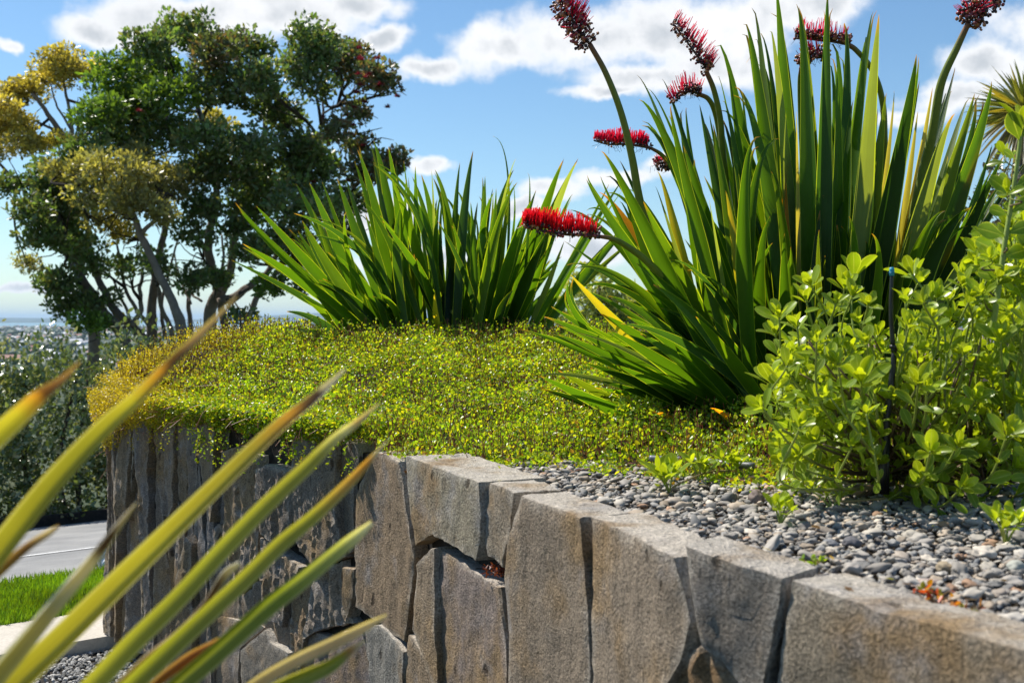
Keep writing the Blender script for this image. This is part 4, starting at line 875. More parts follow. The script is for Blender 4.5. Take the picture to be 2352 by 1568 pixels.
def seedling(name, pts, label, scv, cat='seedling', num=6, runner=None):
    x0, y0 = pts[0]; d = F*.35/(y0-HZ); b = at(x0, y0, d); b[2] = float(bed_z(b[0], b[1]))
    t_ = thing(name, b, label, cat); lv, stm = Acc(), Acc(); r2 = random.Random(int(x0*13+y0))
    for (x, y) in pts[1:]:
        tip = at(x, y, d+r2.uniform(-.03, .02)); tube(stm, spline([b, (b+tip)/2+np.array([0, 0, .004]), tip], 8), np.linspace(.0024, .0016, 8), (.26, .31, .06), 6)
        rosette(lv, tip, np.array([r2.gauss(0, .2), -.3, 1]), scv*d/F, num, r2)
    if runner:
        rp_ = [at(x, y, F*.345/(y-HZ)) for x, y in runner]; tube(stm, spline(rp_, 16), .0022, (.22, .17, .07), 6)
    lv.build('leaves', MT['shrub'], t_); stm.build('stem', MT['stem'], t_)
k7 = lambda x, y: (640+.16327*x, 440+.16327*y)
seedling('shrub_seedling', [k7(180, 275), k7(110, 210), k7(200, 205), k7(150, 235)], 'leftmost pale green seedling with upright paddle leaves on the gravel', 25)
seedling('shrub_seedling', [k7(360, 210), k7(320, 140), k7(370, 150), k7(400, 190)], 'green seedling just right of the upright paddle leaved one', 17, runner=[k7(200, 285), k7(330, 225), k7(430, 190), k7(560, 185)])
seedling('shrub_seedling', [k7(560, 190), k7(510, 120), k7(560, 120), k7(600, 150)], 'green seedling against the cover between the hose and the shrub', 15, num=7)
seedling('shrub_seedling', [k7(860, 455), k7(820, 400), k7(890, 400), k7(860, 420), k7(930, 430)], 'low glossy seedling alone on the open gravel before the shrub', 18, num=5)
seedling('shrub_seedling', [k7(2240, 575), k7(2180, 480), k7(2260, 480), k7(2220, 530), k7(2330, 500)], 'dark green seedling at the right edge of the gravel', 20, num=6)
seedling('shrub_seedling', [k7(1180, 370), k7(1140, 320), k7(1230, 330), k7(1040, 300)], 'spreading seedling at the foot of the shrub on its left side', 17, num=5, runner=[k7(1180, 370), k7(1300, 370), k7(1500, 355)])

def weed(name, px, py, label, cols, hgt, num, cat='weed'):
    d = F*.35/(py-HZ); b = at(px, py, d); b[2] = float(bed_z(b[0], b[1])); r2 = np.random.default_rng(int(px)); a = Acc()
    P = b+np.column_stack([r2.normal(0, hgt*.7, num), r2.normal(0, hgt*.5, num), r2.uniform(.2, 1, num)*hgt]); cc = np.array(cols)[r2.integers(0, len(cols), num)]
    leaves(a, P, unit(r2.normal(size=(num, 3))+(0, 0, .6)), unit(r2.normal(size=(num, 3))+(0, -.3, .5)), r2.uniform(.007, .013, num), r2.uniform(.005, .009, num), cc)
    t_ = thing(name, b, label, cat); a.build('leaves', MT['cover'], t_); s = Acc()
    for p in P[::2]: tube(s, [b, (b+p)/2+(0, 0, .004), p], .0008, (.2, .12, .04), 3, False)
    s.build('stem', MT['stem'], t_)
weed('gravel_weed', *k7(1062, 715), 'tiny lime green weed in the gravel above the wall top', [(.25, .33, .03), (.18, .3, .03)], .018, 16)
weed('gravel_weed', *k7(1790, 935), 'small weed with red and yellow leaves beside the wall top', [(.45, .07, .02), (.5, .22, .02), (.35, .32, .03)], .022, 30)
weed('gravel_weed', *k7(1980, 990), 'reddish low weed just right of the red and yellow one', [(.35, .08, .03), (.4, .16, .03), (.28, .28, .04)], .016, 18)
def grassweed(px, py, label, hgt, num):
    d = F*.35/(py-HZ); b = at(px, py, d); b[2] = float(bed_z(b[0], b[1])); r2 = np.random.default_rng(int(px)); a = Acc(); P = np.repeat(b[None], num, 0)+r2.normal(0, .006, (num, 3))*(1, 1, 0)
    leaves(a, P, np.stack([r2.normal(0, .3, num), r2.normal(0, .3, num), np.ones(num)], 1), rand_unit(num), hgt*r2.uniform(.5, 1, num), np.full(num, .005), np.array([(.28, .36, .03)])*r2.uniform(.8, 1.2, (num, 1)), 'hex')
    tag(a.build('grass_tuft', MT['cover'], origin=b), label, 'weed')
grassweed(344+.18036*355, 400+.18036*268, 'lime green grass tuft between the wall top and creeping cover', .045, 9)
def moss(px, py, w, label, c, wallface=True):
    if wallface:
        s, z = wall_hit(px, py); p, t = W(s), WTn(s); b = np.array([*(p+np.array([-t[1], t[0]])*-.022), z])
    else:
        d = F*.35/(py-HZ); b = at(px, py, d); b[2] = float(bed_z(b[0], b[1]))+.004
    r2 = np.random.default_rng(int(px)); num = 160; a = Acc(); P = b+np.clip(r2.normal(0, 1, (num, 3)), -1.6, 1.6)*np.array([w, w*.5, w*.35])
    leaves(a, P, unit(r2.normal(size=(num, 3))+(0, -.2, .6)), rand_unit(num), r2.uniform(.006, .013, num), r2.uniform(.002, .004, num), np.array([c])*r2.uniform(.5, 1.5, (num, 1))); tag(a.build('moss_tuft', MT['cover'], origin=b), label, 'moss')
moss(344+.18036*815, 400+.18036*950, .020, 'reddish brown moss tuft on the ledge of a wall stone', (.15, .035, .02))
moss(344+.18036*435, 400+.18036*252, .022, 'rusty brown moss cushion on the wall top by the grass tuft', (.20, .07, .02), False)
moss(344+.18036*330, 400+.18036*395, .008, 'orange moss in the upper joint between two wall stones', (.30, .14, .02))

r4 = np.random.default_rng(77); n = 190; x = r4.uniform(-.3, 1.5, n); y = r4.uniform(.8, 2.8, n); k = inpoly(x, y) & (dist_wall(x, y) > .02) & (np.abs(x)/y < .55); x, y = x[k], y[k]; n = len(x)
P = np.column_stack([x, y, np.where(dist_wall(x, y) < .085, WT+.004, bed_z(x, y)+.011)]); D = r4.normal(size=(n, 3))*(1, 1, .15); a = Acc()
Ls = r4.uniform(.006, .022, n); leaves(a, P, D, unit(r4.normal(size=(n, 3))*.35+(0, 0, 1)), Ls, Ls*r4.uniform(.15, .5, n), np.array([(.30, .20, .10), (.20, .12, .06), (.42, .34, .22), (.30, .28, .06)])[r4.integers(0, 4, n)]); tag(a.build('leaf_litter', MT['cover']), kind='stuff')
# irrigation stakes and hose
def stake(pts, d, wid, label, capc, fins=False):
    a = Acc(); sp = [at(x, y, d) for x, y in pts]; b = sp[-1]
    t_ = thing('irrigation_stake', b, label, 'irrigation stake')
    tube(a, spline(sp, 12), np.linspace(wid*.72, wid, 12)*d/F*.5, (.012, .012, .014), 10)
    if fins:
        cp = at(*g8(795, 596), d)
        for zoff, r in ((0, 1.9), (-.006, 1.3)): tube(a, [cp+(0, 0, zoff+.004), cp+(0, 0, zoff-.003)], wid*r*d/F*.5, (.014, .014, .016), 12)
        tube(a, [at(*g8(790, 596), d), at(*g8(832, 598), d-.01)], .0035, (.014, .014, .016), 8)
        for x0, x1 in ((-26, -62), (0, -18), (22, 18)): tube(a, [at(*g8(755+x0*.3, 1110), d), at(*g8(738+x1*.8, 1420), d)], (.0035, .006), (.012, .012, .013), 6)
        lo = [at(*g8(*p), d) for p in ((797, 610), (785, 760), (765, 900), (745, 1100), (725, 1410))]; tube(a, spline(lo, 14), np.linspace(.0052, .0085, 14), (.012, .012, .014), 10)
    a.build('pole', MT['black'], t_); a = Acc(); tp = sp[0]; r = wid*.95*d/F*.5
    tube(a, [tp+(0, 0, -r*1.4), tp+(0, 0, -r*1.3), tp+(0, 0, r*1.5), tp+(0, 0, r*2.0), tp+(0, 0, r*2.2)], [r*.9, r*1.12, r*1.05, r*.9, r*.5], capc, 12)
    tube(a, [tp+(0, 0, -r*.3), tp+(0, 0, r*.1)], r*1.22, tuple(q*.8 for q in capc), 12); a.build('cap', MT['black'], t_)
stake([g8(783, 180), g8(778, 400), g8(790, 600)], 2.24, 5.0, 'tall black irrigation stake with a blue cap inside the green shrub', (.02, .26, .42), True)
stake([(239.6, 312), (241, 327), (243.5, 342), (245, 352)], 4.9, 2.4, 'thin black irrigation stake with dark teal cap before the distant tree', (.01, .08, .10))
stake([(574.2, 309), (574.6, 320), (575, 338)], 4.7, 2.0, 'short irrigation stake between the two lily clumps', (.01, .07, .16))
a = Acc(); hp = [at(x, y, F*.335/(y-HZ)) for x, y in [k7(60, 108), k7(140, 112), k7(260, 116), k7(380, 125), k7(520, 140), k7(700, 155)]]
tube(a, spline(hp, 30), .0075, (.16, .17, .19), 10); tag(a.build('irrigation_hose', MT['black'], origin=hp[0]), 'grey irrigation hose lying where creeping cover meets the gravel', 'hose')

# ------------------------------------------------------------------ flax at the camera's left: eleven leaves out of focus
flax = thing('flax_plant', (-.80, .95, -.05), 'out of focus flax with yellow green strap leaves and withered tips close by', 'flax')
dk = lambda x, y: (x*1024/2352, y*1024/2352)
GN, YG, ORG, BRN, DRY, PAL = (.24, .28, .02), (.44, .40, .022), (.50, .23, .02), (.10, .052, .035), (.62, .56, .47), (.58, .57, .36)
def flaxleaf(pts, wpts, d0, d1, cols, phi=.35, fold=.35, name='leaf', label=None, tail=True):
    """pts in photo points from the tip down; cols: (fraction of the traced length, colour)"""
    P2 = [np.array(dk(*p)) for p in pts]; nv = len(P2); dd = np.linspace(d0, d1, nv)
    P3 = [at(p[0], p[1], e) for p, e in zip(P2, dd)]; sp = spline(P3, 50)
    Lw = np.interp(np.linspace(0, 1, 50), np.linspace(0, 1, len(wpts)), wpts)*(1024/2352)*np.linspace(d0, d1, 50)/F
    t = np.linspace(0, 1, 50); cc = np.stack([np.interp(t, [c[0] for c in cols], [c[1][q] for c in cols]) for q in range(3)], 1)
    if tail:                                             # on down to the crown of the plant, out of the frame
        foot = np.array([-.80+random.uniform(-.05, .05), .95+random.uniform(-.06, .06), -.04]); end = sp[-1]; dr = unit(sp[-1]-sp[-6])
        ctl = end+dr*.35; q = np.linspace(0, 1, 24)[1:, None]; tl = (1-q)**3*end+3*q*(1-q)**2*ctl+3*q*q*(1-q)*(foot+np.array([.06, 0, .55]))+q**3*foot
        sp = np.concatenate([sp, tl]); Lw = np.concatenate([Lw, np.linspace(Lw[-1], Lw[-1]*.9, 23)]); cc = np.concatenate([cc, np.repeat(cc[-1:], 23, 0)])
    cc = cc*.88+.12*(cc@np.array([.4, .55, .05]))[:, None]*np.array([1.12, 1.08, .66])
    a = Acc(); blade(a, sp, Lw*.80/max(.5, math.cos(phi)), phi, fold, cc, cols=7); o = a.build(name, MT['flax'], flax)
    if label: o['label'] = label
flaxleaf([(545,680),(470,762),(395,835),(320,915),(240,990),(130,1110),(20,1250),(-110,1420)], [4,24,30,40,52,62,70,74], .80, .86, [(0,(.36,.27,.22)),(.16,(.30,.20,.15)),(.25,BRN),(.29,(.12,.06,.03)),(.33,ORG),(.45,YG),(.62,(.27,.27,.02)),(1,(.30,.29,.02))], -.45, .4)
flaxleaf([(185,828),(140,870),(90,905),(40,950),(-20,1005),(-120,1100)], [3,24,46,58,64,70], .74, .78, [(0,(.36,.2,.13)),(.22,(.20,.10,.07)),(.36,(.15,.06,.03)),(.42,ORG),(.6,YG),(1,GN)], .3, .35)
flaxleaf([(795,845),(745,897),(715,925),(650,978),(560,1065),(430,1195),(300,1325),(170,1455),(30,1590),(-60,1680)], [4,26,30,38,46,56,66,72,78,80], .98, .88, [(0,(.55,.5,.46)),(.10,(.50,.44,.40)),(.15,BRN),(.24,(.12,.06,.03)),(.30,ORG),(.42,(.32,.27,.03)),(.6,YG),(1,(.36,.33,.02))], -.5, .45)
flaxleaf([(872,925),(815,968),(765,1003),(700,1065),(600,1158),(500,1260),(400,1368),(300,1465),(190,1580),(80,1690)], [4,22,30,40,46,50,54,58,62,64], 1.0, .9, [(0,(.5,.48,.42)),(.10,(.5,.36,.2)),(.16,PAL),(.3,(.27,.28,.04)),(.6,(.24,.27,.03)),(1,(.28,.29,.03))], .45, .5)
flaxleaf([(890,1010),(850,1050),(800,1100),(720,1175),(640,1240),(560,1318),(480,1392),(390,1475),(280,1580),(180,1680)], [3,16,30,38,44,48,50,54,56,58], 1.02, .92, [(0,(.55,.5,.45)),(.08,(.42,.36,.3)),(.13,ORG),(.24,(.40,.25,.06)),(.34,(.26,.27,.03)),(1,(.21,.25,.02))], .5, .5)
flaxleaf([(852,1198),(810,1230),(760,1268),(690,1325),(620,1378),(560,1430),(480,1502),(390,1580),(280,1690)], [14,34,42,48,54,56,58,60,62], 1.0, .92, [(0,(.62,.6,.52)),(.08,(.55,.56,.40)),(.2,(.36,.40,.14)),(.45,(.19,.25,.02)),(1,(.22,.26,.02))], .4, .5)
flaxleaf([(888,1410),(830,1437),(760,1470),(690,1502),(620,1540),(560,1580),(450,1660)], [8,28,36,38,36,34,34], .97, .93, [(0,(.55,.48,.42)),(.3,(.45,.37,.31)),(.5,(.5,.42,.36)),(1,(.36,.3,.22))], .3, .8, label='dry whitish strap leaf')
flaxleaf([(838,1470),(800,1495),(760,1525),(710,1548),(640,1580),(540,1640)], [5,24,38,46,50,50], .94, .92, [(0,DRY),(.18,(.35,.18,.06)),(.3,GN),(1,(.24,.29,.03))], .2, .4)
flaxleaf([(312,1152),(262,1205),(225,1248),(170,1312),(110,1380),(50,1450),(-20,1530),(-90,1610)], [4,18,26,34,38,44,50,54], .86, .80, [(0,(.55,.47,.40)),(.12,(.40,.33,.28)),(.2,BRN),(.3,(.13,.07,.04)),(.36,DRY),(.52,(.55,.50,.40)),(.62,(.40,.36,.22)),(1,(.30,.30,.10))], .6, 1.0, label='folded leaf dried white along its edge')
flaxleaf([(135,1205),(105,1222),(60,1250),(10,1290),(-60,1350)], [6,20,24,30,34], .90, .86, [(0,(.35,.22,.12)),(.2,(.55,.45,.38)),(.5,(.2,.1,.05)),(1,(.3,.2,.06))], .4, .7, label='short withered leaf end')
flaxleaf([(545,1288),(510,1312),(475,1368),(440,1412),(395,1455),(330,1505),(250,1580)], [12,22,16,20,26,28,30], 1.03, .95, [(0,(.55,.52,.48)),(.15,(.45,.4,.36)),(.25,(.12,.07,.05)),(.45,(.22,.12,.05)),(.7,(.3,.16,.05)),(1,(.25,.2,.05))], .6, .9, label='thin withered leaf with a curled grey tip')
flaxleaf([(520,1462),(480,1480),(440,1500),(400,1528),(360,1560),(290,1630)], [10,34,26,34,28,28], 1.06, .97, [(0,(.22,.09,.04)),(.5,(.28,.12,.05)),(1,(.2,.12,.05))], .2, 1.2, label='crumpled rusty brown dead leaf')

# ------------------------------------------------------------------ trees and hedge
k1 = .21688
def crown(blobs, dmid, dspread, seedv, lsize, per, palf, wide=1.22):
    """leaves in sub-clumps over each blob (cx, cy, rx, ry, colour key[, density]) given in photo crop units"""
    r2 = np.random.default_rng(seedv); a = Acc(); cen = []
    for b in blobs:
        cx, cy, rx, ry, ck = b[:5]; dn = b[5] if len(b) > 5 else 1.
        d = dmid+r2.uniform(-dspread, dspread); c0 = at(cx*k1, cy*k1, d); sx, sz_ = rx*k1*d/F, ry*k1*d/F; sy = (sx+sz_)*.5
        cen.append(c0); ns = max(9, int(88*dn*(sx*sz_)**.6*1.6))
        u = unit(r2.normal(size=(ns, 3))); u[:, 2] = u[:, 2]*.9+.12; rr = r2.uniform(.2, wide, ns)**.65
        sc_ = c0+u*rr[:, None]*np.array([sx, sy, sz_])*.96
        for s_ in sc_:
            rad = r2.uniform(.10, .27)*(.7+.3*min(1, sx)); m = int(per*(rad/.25)**2*r2.uniform(.7, 1.2))
            v = unit(r2.normal(size=(m, 3))); v[:, 2] = v[:, 2]*.75+.25; P = s_+v*(rad*r2.uniform(.35, 1.0, m)**.5)[:, None]
            D = unit(v*.8+r2.normal(size=(m, 3))*.6+(0, 0, .25)); Nn = unit(v*.5+r2.normal(size=(m, 3))*.7+(0, 0, .4))
            pal = np.array(palf[ck]); C = pal[r2.integers(0, len(pal), m)]*r2.uniform(.6, 1.4, (m, 1))*r2.uniform(.7, 1.35)
            Ls = lsize*r2.uniform(.55, 1.45, m); leaves(a, P, D, Nn, Ls, Ls*r2.uniform(.42, .62, m), C)
    return a, np.array(cen)
def limb(acc, pts, d, w0, w1, c=(.21, .175, .145), conv=k1, dz=0.):
    P = spline([at(p[0]*conv, p[1]*conv, d+dz*i/max(1, len(pts)-1)) for i, p in enumerate(pts)], 6*len(pts)); n_ = len(P)
    P = P+np.array([[noise.noise(Vector((i*.35, d, 1)))*.03, 0, noise.noise(Vector((i*.35, d, 5)))*.03] for i in range(n_)])
    tube(acc, P, np.linspace(w0, w1, n_)*conv*d/F*.5, c, 9); return P
def twigs(acc, cen, joints, r2, c=(.06, .05, .04), w=.035):
    for q in cen:
        j = joints[np.argmin(((joints-q)**2).sum(1)+r2.uniform(0, .6, len(joints)))]
        m = (j+q)/2+r2.normal(0, .12, 3)+(0, 0, -.05); tube(acc, spline([j, m, q], 9), np.linspace(w, w*.3, 9), c, 6)
        for _ in range(4):
            e = q+r2.normal(0, .2, 3); tube(acc, spline([m, (m+e)/2+r2.normal(0, .06, 3), e], 6), np.linspace(w*.45, w*.15, 6), c, 4)
PALT = {'D': [(.095,.165,.05),(.125,.20,.068),(.14,.19,.10),(.14,.15,.065)], 'G': [(.115,.20,.032),(.15,.24,.04),(.09,.16,.035)], 'R': [(.10,.13,.055),(.16,.11,.065),(.11,.14,.07)],
        'Y': [(.40,.34,.09),(.33,.29,.09),(.46,.39,.11)], 'B': [(.5,.44,.10),(.44,.40,.10)], 'O': [(.29,.28,.11),(.25,.245,.11),(.34,.31,.12)]}
DB = [(870,170,130,95,'D'),(700,235,115,75,'D'),(1130,225,110,70,'D'),(1010,260,130,85,'R'),(1450,215,125,85,'D'),(1400,330,115,95,'D'),(1600,305,120,95,'R'),(1720,370,80,55,'R'),(1790,410,45,35,'R',.7),(1650,520,42,50,'R',.7),(1540,600,75,55,'R',.7),
 (1490,420,70,50,'D',.6),(560,400,180,115,'G'),(700,345,140,85,'G'),(450,530,90,65,'G'),(800,470,135,85,'G'),(640,500,120,80,'G'),(1010,420,150,90,'D'),(1180,370,120,90,'D'),(1250,500,120,75,'D',.8),(550,600,150,105,'D'),(760,640,150,85,'D',.85),(960,650,130,70,'D',.8),(1130,680,150,80,'D'),
 (1350,700,140,90,'D',.85),(1000,800,180,100,'D'),(1250,850,185,120,'D'),(1480,790,130,100,'D'),(1660,690,80,50,'R',.8),(1700,790,95,70,'R'),(1820,765,55,50,'R'),(1420,970,170,105,'D',.9),(1170,960,140,90,'D'),(1600,930,95,75,'D',.8),(250,840,115,105,'D'),(150,1000,85,75,'D'),(280,990,140,115,'D'),
 (200,1110,105,60,'D'),(930,960,100,80,'D',.7),(1250,1120,140,80,'D',.7),(1380,1180,120,80,'D',.75),(1130,1180,80,60,'D',.6),(270,1320,85,80,'D'),(330,1410,100,60,'D'),(420,1500,70,45,'G'),(460,1400,70,45,'D',.6),(870,1300,60,50,'D'),(620,1240,85,55,'D',.6),(430,1200,85,60,'D',.7),(1250,1330,75,40,'G',.7),(1400,1330,45,22,'D',.6),
 (1010,1290,45,35,'D',.7),(750,1230,70,50,'D',.5),(40,860,60,50,'D',.7),(400,700,110,60,'D',.8),(900,1100,110,60,'D',.6),(1080,1050,100,60,'D',.6),(1090,1470,40,45,'D',.6),(330,1130,110,60,'D'),(1330,560,80,50,'D',.7),(1550,1060,80,60,'D',.7)]
tb = at(760*k1, 1580*k1, 19.); tb[2] = gz(19.)-.05
tree1 = thing('coastal_tree', tb, 'big dark green many stemmed tree with a few red blooms behind the mound', 'tree')
a, cen = crown(DB, 18.6, 1.0, 21, .082, 100, PALT); a.build('crown', MT['tree'], tree1)
a = Acc(); J = []; r2 = np.random.default_rng(5)
for pts, w0, w1, d in [([(600,1780),(560,1540),(480,1450),(400,1320),(320,1190),(280,1050)],95,38,18.6),([(690,1780),(650,1560),(530,1430),(470,1320),(420,1180),(400,1000)],70,30,18.9),([(610,1500),(650,1420),(645,1330),(660,1230)],36,20,18.7),([(705,1780),(700,1540),(700,1400),(720,1250),(760,1000),(700,700)],78,28,19.4),
 ([(800,1780),(790,1530),(745,1420),(720,1300),(650,1150)],36,20,19.),([(850,1780),(832,1540),(800,1410),(730,1260),(660,1090)],62,32,19.3),([(890,1780),(880,1520),(868,1390),(885,1290),(930,1240)],36,18,19.5),([(985,1780),(965,1500),(978,1400),(1005,1330),(968,1220),(965,1080),(1000,900),(960,650),(880,400)],88,28,19.2),
 ([(1000,1380),(1060,1260),(1085,1080),(1180,850),(1220,550),(1180,350)],60,24,19.5),([(1010,1390),(1090,1360),(1160,1310),(1240,1240),(1330,1050),(1400,850)],62,22,19.),([(760,1560),(745,1400),(780,1250),(820,1100)],26,12,19.4),([(690,1500),(600,1380),(560,1250),(540,1120)],28,14,19.),([(640,1540),(560,1380),(520,1280)],24,12,18.9),([(1000,1340),(1030,1200),(1020,1080)],26,12,19.5),([(880,1400),(830,1280),(800,1160)],18,9,19.5),([(1120,1780),(1130,1530),(1165,1420),(1200,1335),(1260,1270),(1340,1180)],50,26,19.1),([(1040,1780),(1040,1550),(1025,1450),(1010,1380)],50,44,19.3),
 ([(1400,850),(1470,650),(1490,520),(1480,400)],24,12,19.2),([(1490,520),(1580,470),(1640,400)],14,8,19.2),([(1240,1240),(1420,1180),(1500,1230)],14,6,19.1),([(930,1385),(860,1340),(800,1300)],16,9,19.2),([(560,1540),(620,1500),(690,1560)],14,8,18.7),([(700,700),(620,560),(560,420)],26,12,19.4),([(280,1050),(260,930),(230,830)],34,14,18.6)]:
    P = limb(a, pts, d+.6, w0*.74, w1*.72, dz=r2.uniform(.0, .7)); J += list(P[len(P)//3:])
twigs(a, cen, np.array(J), r2); a.build('trunk', MT['bark'], tree1)
r3 = np.random.default_rng(6); a = Acc()
for cx, cy, sp_, m in [(1690,330,55,9),(1700,345,30,6),(1660,280,30,5),(1790,420,40,7),(1650,440,40,4),(1650,540,30,6),(1410,225,20,2),(1620,490,25,3),(1500,560,25,3),(600,700,20,1),(1120,650,20,2),(680,500,15,1),(820,650,10,1),(1640,830,30,3),(1500,800,40,2),(1380,660,20,2),(1010,215,30,2),(1640,660,40,4)]:
    for _ in range((m+1)//2):
        p = at((cx+r3.normal(0, sp_))*k1, (cy+r3.normal(0, sp_*.7))*k1, 17.9+r3.uniform(-.2, .6)); v = rand_unit(70); v[:, 2] = np.abs(v[:, 2])
        leaves(a, np.repeat(p[None], 70, 0), v, rand_unit(70), r3.uniform(.04, .085, 70), np.full(70, .010), np.array([(.20, .02, .03)])*r3.uniform(.5, 1.3, (70, 1)), 'dia')
a.build('blossoms', MT['fil'], tree1)
def golden(blobs, limbs, d, ds_, label, seedv, lsize=.068, per=160):
    bx, by = limbs[0][0][0]; b = at(bx*k1, by*k1, d); b[2] = gz(d)-.05; t_ = thing('golden_tree', b, label, 'tree', None)
    a, cen = crown([(*b[:5], .75*(b[5] if len(b) > 5 else 1)) for b in blobs], d, ds_*1.4, seedv, lsize, per, PALT, 1.42); a.build('crown', MT['tree'], t_); a = Acc(); J = []; r2 = np.random.default_rng(seedv)
    for pts, w0, w1 in limbs: P = limb(a, pts, d, w0, w1); J += list(P[len(P)//2:])
    twigs(a, cen, np.array(J), r2, w=.03); a.build('trunk', MT['bark'], t_)
golden([(300,800,85,60,'O'),(400,790,90,60,'O'),(560,810,130,75,'O'),(700,830,110,80,'O'),(810,870,75,65,'O'),(480,930,120,80,'O'),(640,940,130,80,'O'),(740,980,80,60,'O',.8),(500,1030,90,55,'O',.8),(555,1095,55,38,'B'),(600,890,120,80,'Y'),(640,740,110,40,'O')],
       [([(860,1780),(838,1540),(800,1400),(720,1240),(650,1080),(600,960)],52,26),([(650,1080),(740,980),(790,900)],22,12),([(620,1000),(500,960),(400,880),(330,810)],24,10)], 17.3, .6, 'golden leaved tree standing before the left part of the dark tree', 31)
golden([(290,300,115,55,'Y'),(230,350,75,50,'Y'),(350,340,80,55,'Y'),(90,440,105,60,'Y'),(150,400,70,40,'Y'),(30,500,60,40,'Y'),(50,610,90,65,'Y'),(120,680,90,50,'Y'),(230,655,75,32,'B',.7),(-60,560,90,90,'Y'),(-80,700,100,80,'Y'),(100,560,70,30,'Y',.6),(130,1225,45,30,'O',.7),(955,545,40,50,'B',.5),(1050,600,55,28,'B',.6)],
       [([(420,1780),(430,1500),(350,1200),(330,900),(330,700),(280,610),(210,510),(150,430)],60,14),([(330,700),(330,560),(300,420),(290,330)],20,9),([(280,610),(170,560),(60,500)],15,7),([(300,640),(180,660),(60,640)],15,7),([(330,760),(150,850),(20,780),(-60,650)],24,9),([(330,600),(260,480),(230,380)],12,6)], 21., .5, 'taller golden leaved tree reaching out at the left edge of the photo', 32)

# hedge across the road
def leafmass(name, label, cat, boxes, n_, lsize, pal, mat, seedv, stems=None):
    r2 = np.random.default_rng(seedv); base = np.array([np.mean([b[0] for b in boxes]), np.mean([b[1] for b in boxes]), min(b[2]-b[5] for b in boxes)])
    t_ = thing(name, base, label, cat); a = Acc()
    vol = np.array([b[3]*b[5] for b in boxes]); cnt = (n_*vol/vol.sum()).astype(int)
    for b, m in zip(boxes, cnt):
        v = unit(r2.normal(size=(m, 3))); rr = r2.uniform(.35, 1, m)**.45; P = np.array(b[:3])+v*rr[:, None]*np.array(b[3:6])
        lum = np.array([noise.noise(Vector(tuple(p*1.8)))+.7*noise.noise(Vector(tuple(p*4.5))) for p in P]); P += v*(lum*.28)[:, None]
        C = np.array(pal)[r2.integers(0, len(pal), m)]*r2.uniform(.65, 1.3, (m, 1)); Ls = lsize*r2.uniform(.7, 1.3, m)
        leaves(a, P, unit(v*.6+r2.normal(size=(m, 3))*.7+(0, 0, .3)), unit(v*.5+r2.normal(size=(m, 3))*.6+(0, 0, .5)), Ls, Ls*r2.uniform(.4, .6, m), C)
    a.build('foliage', mat, t_); s = Acc()
    for p0, p1, w in (stems or []): tube(s, spline([p0, (np.array(p0)+p1)/2+r2.normal(0, .06, 3), p1], 8), np.linspace(w, w*.4, 8), (.06, .05, .04), 6)
    if stems: s.build('stems', MT['bark'], t_)
HP = [(.125,.18,.065),(.17,.225,.085),(.27,.29,.16),(.09,.13,.05)]
bx = []; stems = []
for x in np.arange(-9.2, -1.6, .6):
    y = vp(14.75, x)+random.uniform(-.2, .2); z0 = float(gz(y, x)); bx.append((x, y, z0+.95+random.uniform(-.06, .10), .62, .75, 1.05+random.uniform(0, .12)))
    for _ in range(3): q = x+random.uniform(-.3, .3); stems.append(((q, y, z0-.05), (q+random.uniform(-.2, .2), y+random.uniform(-.3, .3), z0+1.5), .035))
leafmass('hedge', 'tall dark hedge with pale shining leaves across the road at left', 'hedge', bx, 60000, .07, HP, MT['hedge'], 41, stems)
leafmass('roadside_growth', 'low dry yellowish growth along the far side of the road', 'undergrowth', [(x, vp(13.95, x), float(gz(vp(13.95, x), x))+.08, .6, .25, .10) for x in np.arange(-10, 0, 1.)], 5000, .05, [(.16,.15,.04),(.10,.12,.03),(.2,.16,.07)], MT['hedge'], 42)
# pale tree between the clumps
d = 16.; bp_ = [(at(600, 288, d)[0], d, at(600, 288, d)[2], .26, .3, .36), (at(585, 312, d)[0], d+.2, at(0, 312, d)[2], .5, .5, .42), (at(628, 310, d)[0], d, at(0, 308, d)[2], .45, .45, .40), (at(600, 335, d)[0], d, at(0, 340, d)[2], 1.0, .7, .45), (at(640, 330, d)[0], d+.3, at(0, 330, d)[2], .5, .5, .5)]
b0_ = (bp_[0][0], d, gz(d)); leafmass('pale_tree', 'pale feathery green tree far behind the gap between the two lily clumps', 'tree', bp_, 9000, .075, [(.32,.37,.11),(.40,.42,.15),(.22,.28,.09)], MT['tree'], 43, [(b0_, np.array((b0_[0], d, E+.5)), .09), ((b0_[0], d, E-1.2), np.array((b0_[0]-.5, d, E-.0)), .05), ((b0_[0], d, E-1.2), np.array((b0_[0]+.5, d, E+.05)), .05)])
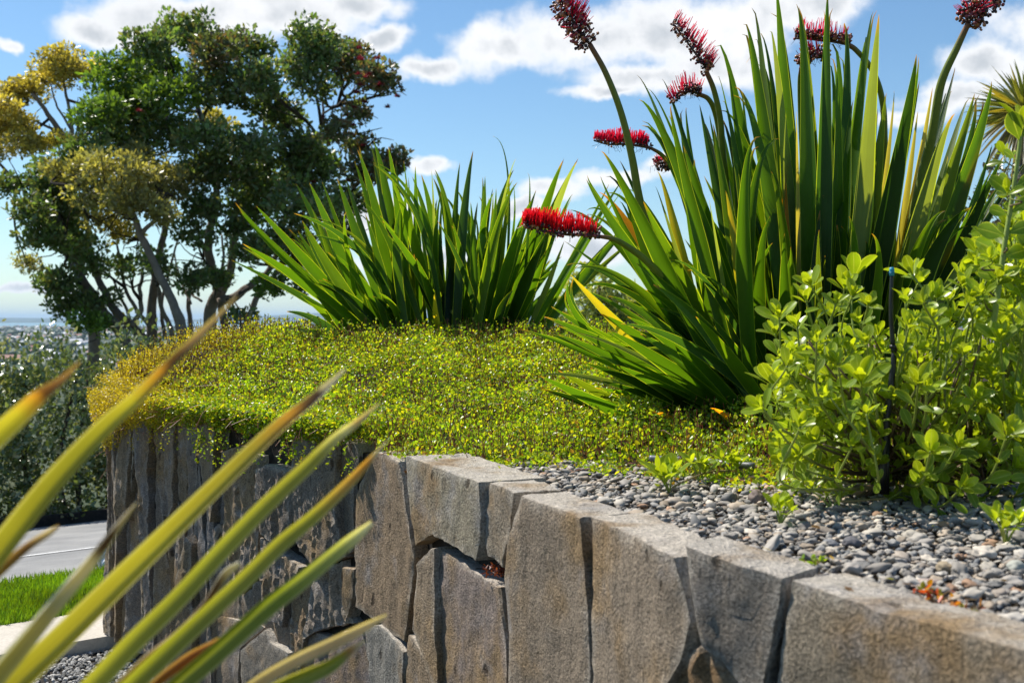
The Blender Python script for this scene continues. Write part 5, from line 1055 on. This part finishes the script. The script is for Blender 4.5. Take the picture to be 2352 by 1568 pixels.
# cabbage tree at the right edge
d = 11.; cc_ = at(1026, 112, d); bz = gz(d); bz = float(gz(d, cc_[0])); ct = thing('cabbage_tree', (cc_[0], d, bz), 'spiky headed cabbage tree behind the lily at the right edge', 'tree')
a = Acc(); tube(a, spline([(cc_[0]+.1, d, bz-.1), (cc_[0]+.04, d, (bz+cc_[2])/2), (cc_[0], d, cc_[2]-.05)], 20), np.linspace(.16, .10, 20), (.12, .10, .08), 12); a.build('trunk', MT['bark'], ct)
a = Acc(); ad = Acc(); r2 = random.Random(8)
for q in range(230):
    th = r2.uniform(0, 6.28); ph = math.asin(r2.uniform(-.75, 1)); dead = ph < -.25; L = r2.uniform(.48, .72)*(.95 if not dead else 1.0)
    dr = np.array([math.cos(th)*math.cos(ph), math.sin(th)*math.cos(ph), math.sin(ph)]); t = np.linspace(0, 1, 10)[:, None]
    pts = cc_+dr*(t*L)+np.array([0, 0, -1])*(t**2)*L*(.16 if not dead else .5); pts = pts[::-1]
    ww = .034*np.array([.02, .25, .5, .75, .95, 1, 1, .95, .8, .6]); kc = r2.choice([(.09,.125,.022),(.13,.15,.025),(.07,.10,.02),(.26,.21,.025)]) if not dead else r2.choice([(.22,.18,.08),(.16,.13,.07),(.14,.15,.05)])
    blade(ad if dead else a, pts, ww, r2.uniform(-1.2, 1.2), .25, kc, cols=3)
a.build('head_leaves', MT['flax'], ct); ad.build('dead_skirt', MT['flax'], ct)
leafmass('bush', 'brownish dim bush below the cabbage tree at the right edge', 'bush', [(at(1012, 190, 10.)[0], 10., at(0, 190, 10.)[2], .2, .25, .22), (at(1024, 222, 10.)[0], 10., at(0, 226, 10.)[2], .36, .4, .42), (at(1000, 262, 10.)[0], 10., at(0, 262, 10.)[2], .4, .4, .3), (at(1030, 290, 10.)[0], 10., at(0, 310, 10.)[2], .8, .5, .7), (at(1090, 215, 13.)[0], 13., at(0, 260, 13.)[2], 1.6, .8, 1.3), (at(1060, 330, 13.)[0], 13., .1, 1.6, .8, 1.2)], 14000, .07, [(.07,.075,.04),(.10,.085,.06),(.05,.06,.035)], MT['hedge'], 44, [((at(1090, 0, 13.)[0], 13., gz(13.)), np.array((at(1080, 0, 13.)[0], 13., 2.3)), .08)])

# something white and dark left on the verge, half behind the end of the wall
p = gp((242, 1298)); p[2] = -.02; lt = thing('litter_bag', p, 'small white and dark bag lying on the lawn edge behind the wall end', 'bag')
a = Acc(); pebbles(a, np.array([p+(-.005, .02, .075), p+(.03, .0, .05), p+(-.02, 0, .02)]), np.array([.045, .05, .022]), np.array([(.62, .66, .72)]*3), sub=4, flat=1.0, tilt=.5, rough=.5); a.build('white_plastic', MT['plain'], lt)
a = Acc(); pebbles(a, np.array([p+(-.005, .03, .125), p+(-.06, .03, .035)]), np.array([.034, .035]), np.array([(.02, .03, .035), (.02, .05, .06)]), sub=4, flat=1.0, tilt=.5, rough=.5); a.build('dark_plastic', MT['black'], lt)

# ------------------------------------------------------------------ the air
import bmesh
def haze(density):
    m, t, out = newmat('haze'); v = N(t, 'ShaderNodeVolumePrincipled'); v.inputs['Color'].default_value = (.58, .79, 1, 1); v.inputs['Density'].default_value = density; v.inputs['Anisotropy'].default_value = .1
    t.links.new(v.outputs[0], out.inputs['Volume']); b = bmesh.new(); bmesh.ops.create_cube(b, size=1); me = bpy.data.meshes.new('haze'); b.to_mesh(me); b.free(); me.materials.append(m)
    o = bpy.data.objects.new('haze', me); col.objects.link(o); z0, z1 = E-43, E+240; o.scale = (140000, 70200, z1-z0); o.location = (0, 35000-50, (z0+z1)/2); o['kind'] = 'stuff'
HAZE = 4e-5
if HAZE: haze(HAZE)
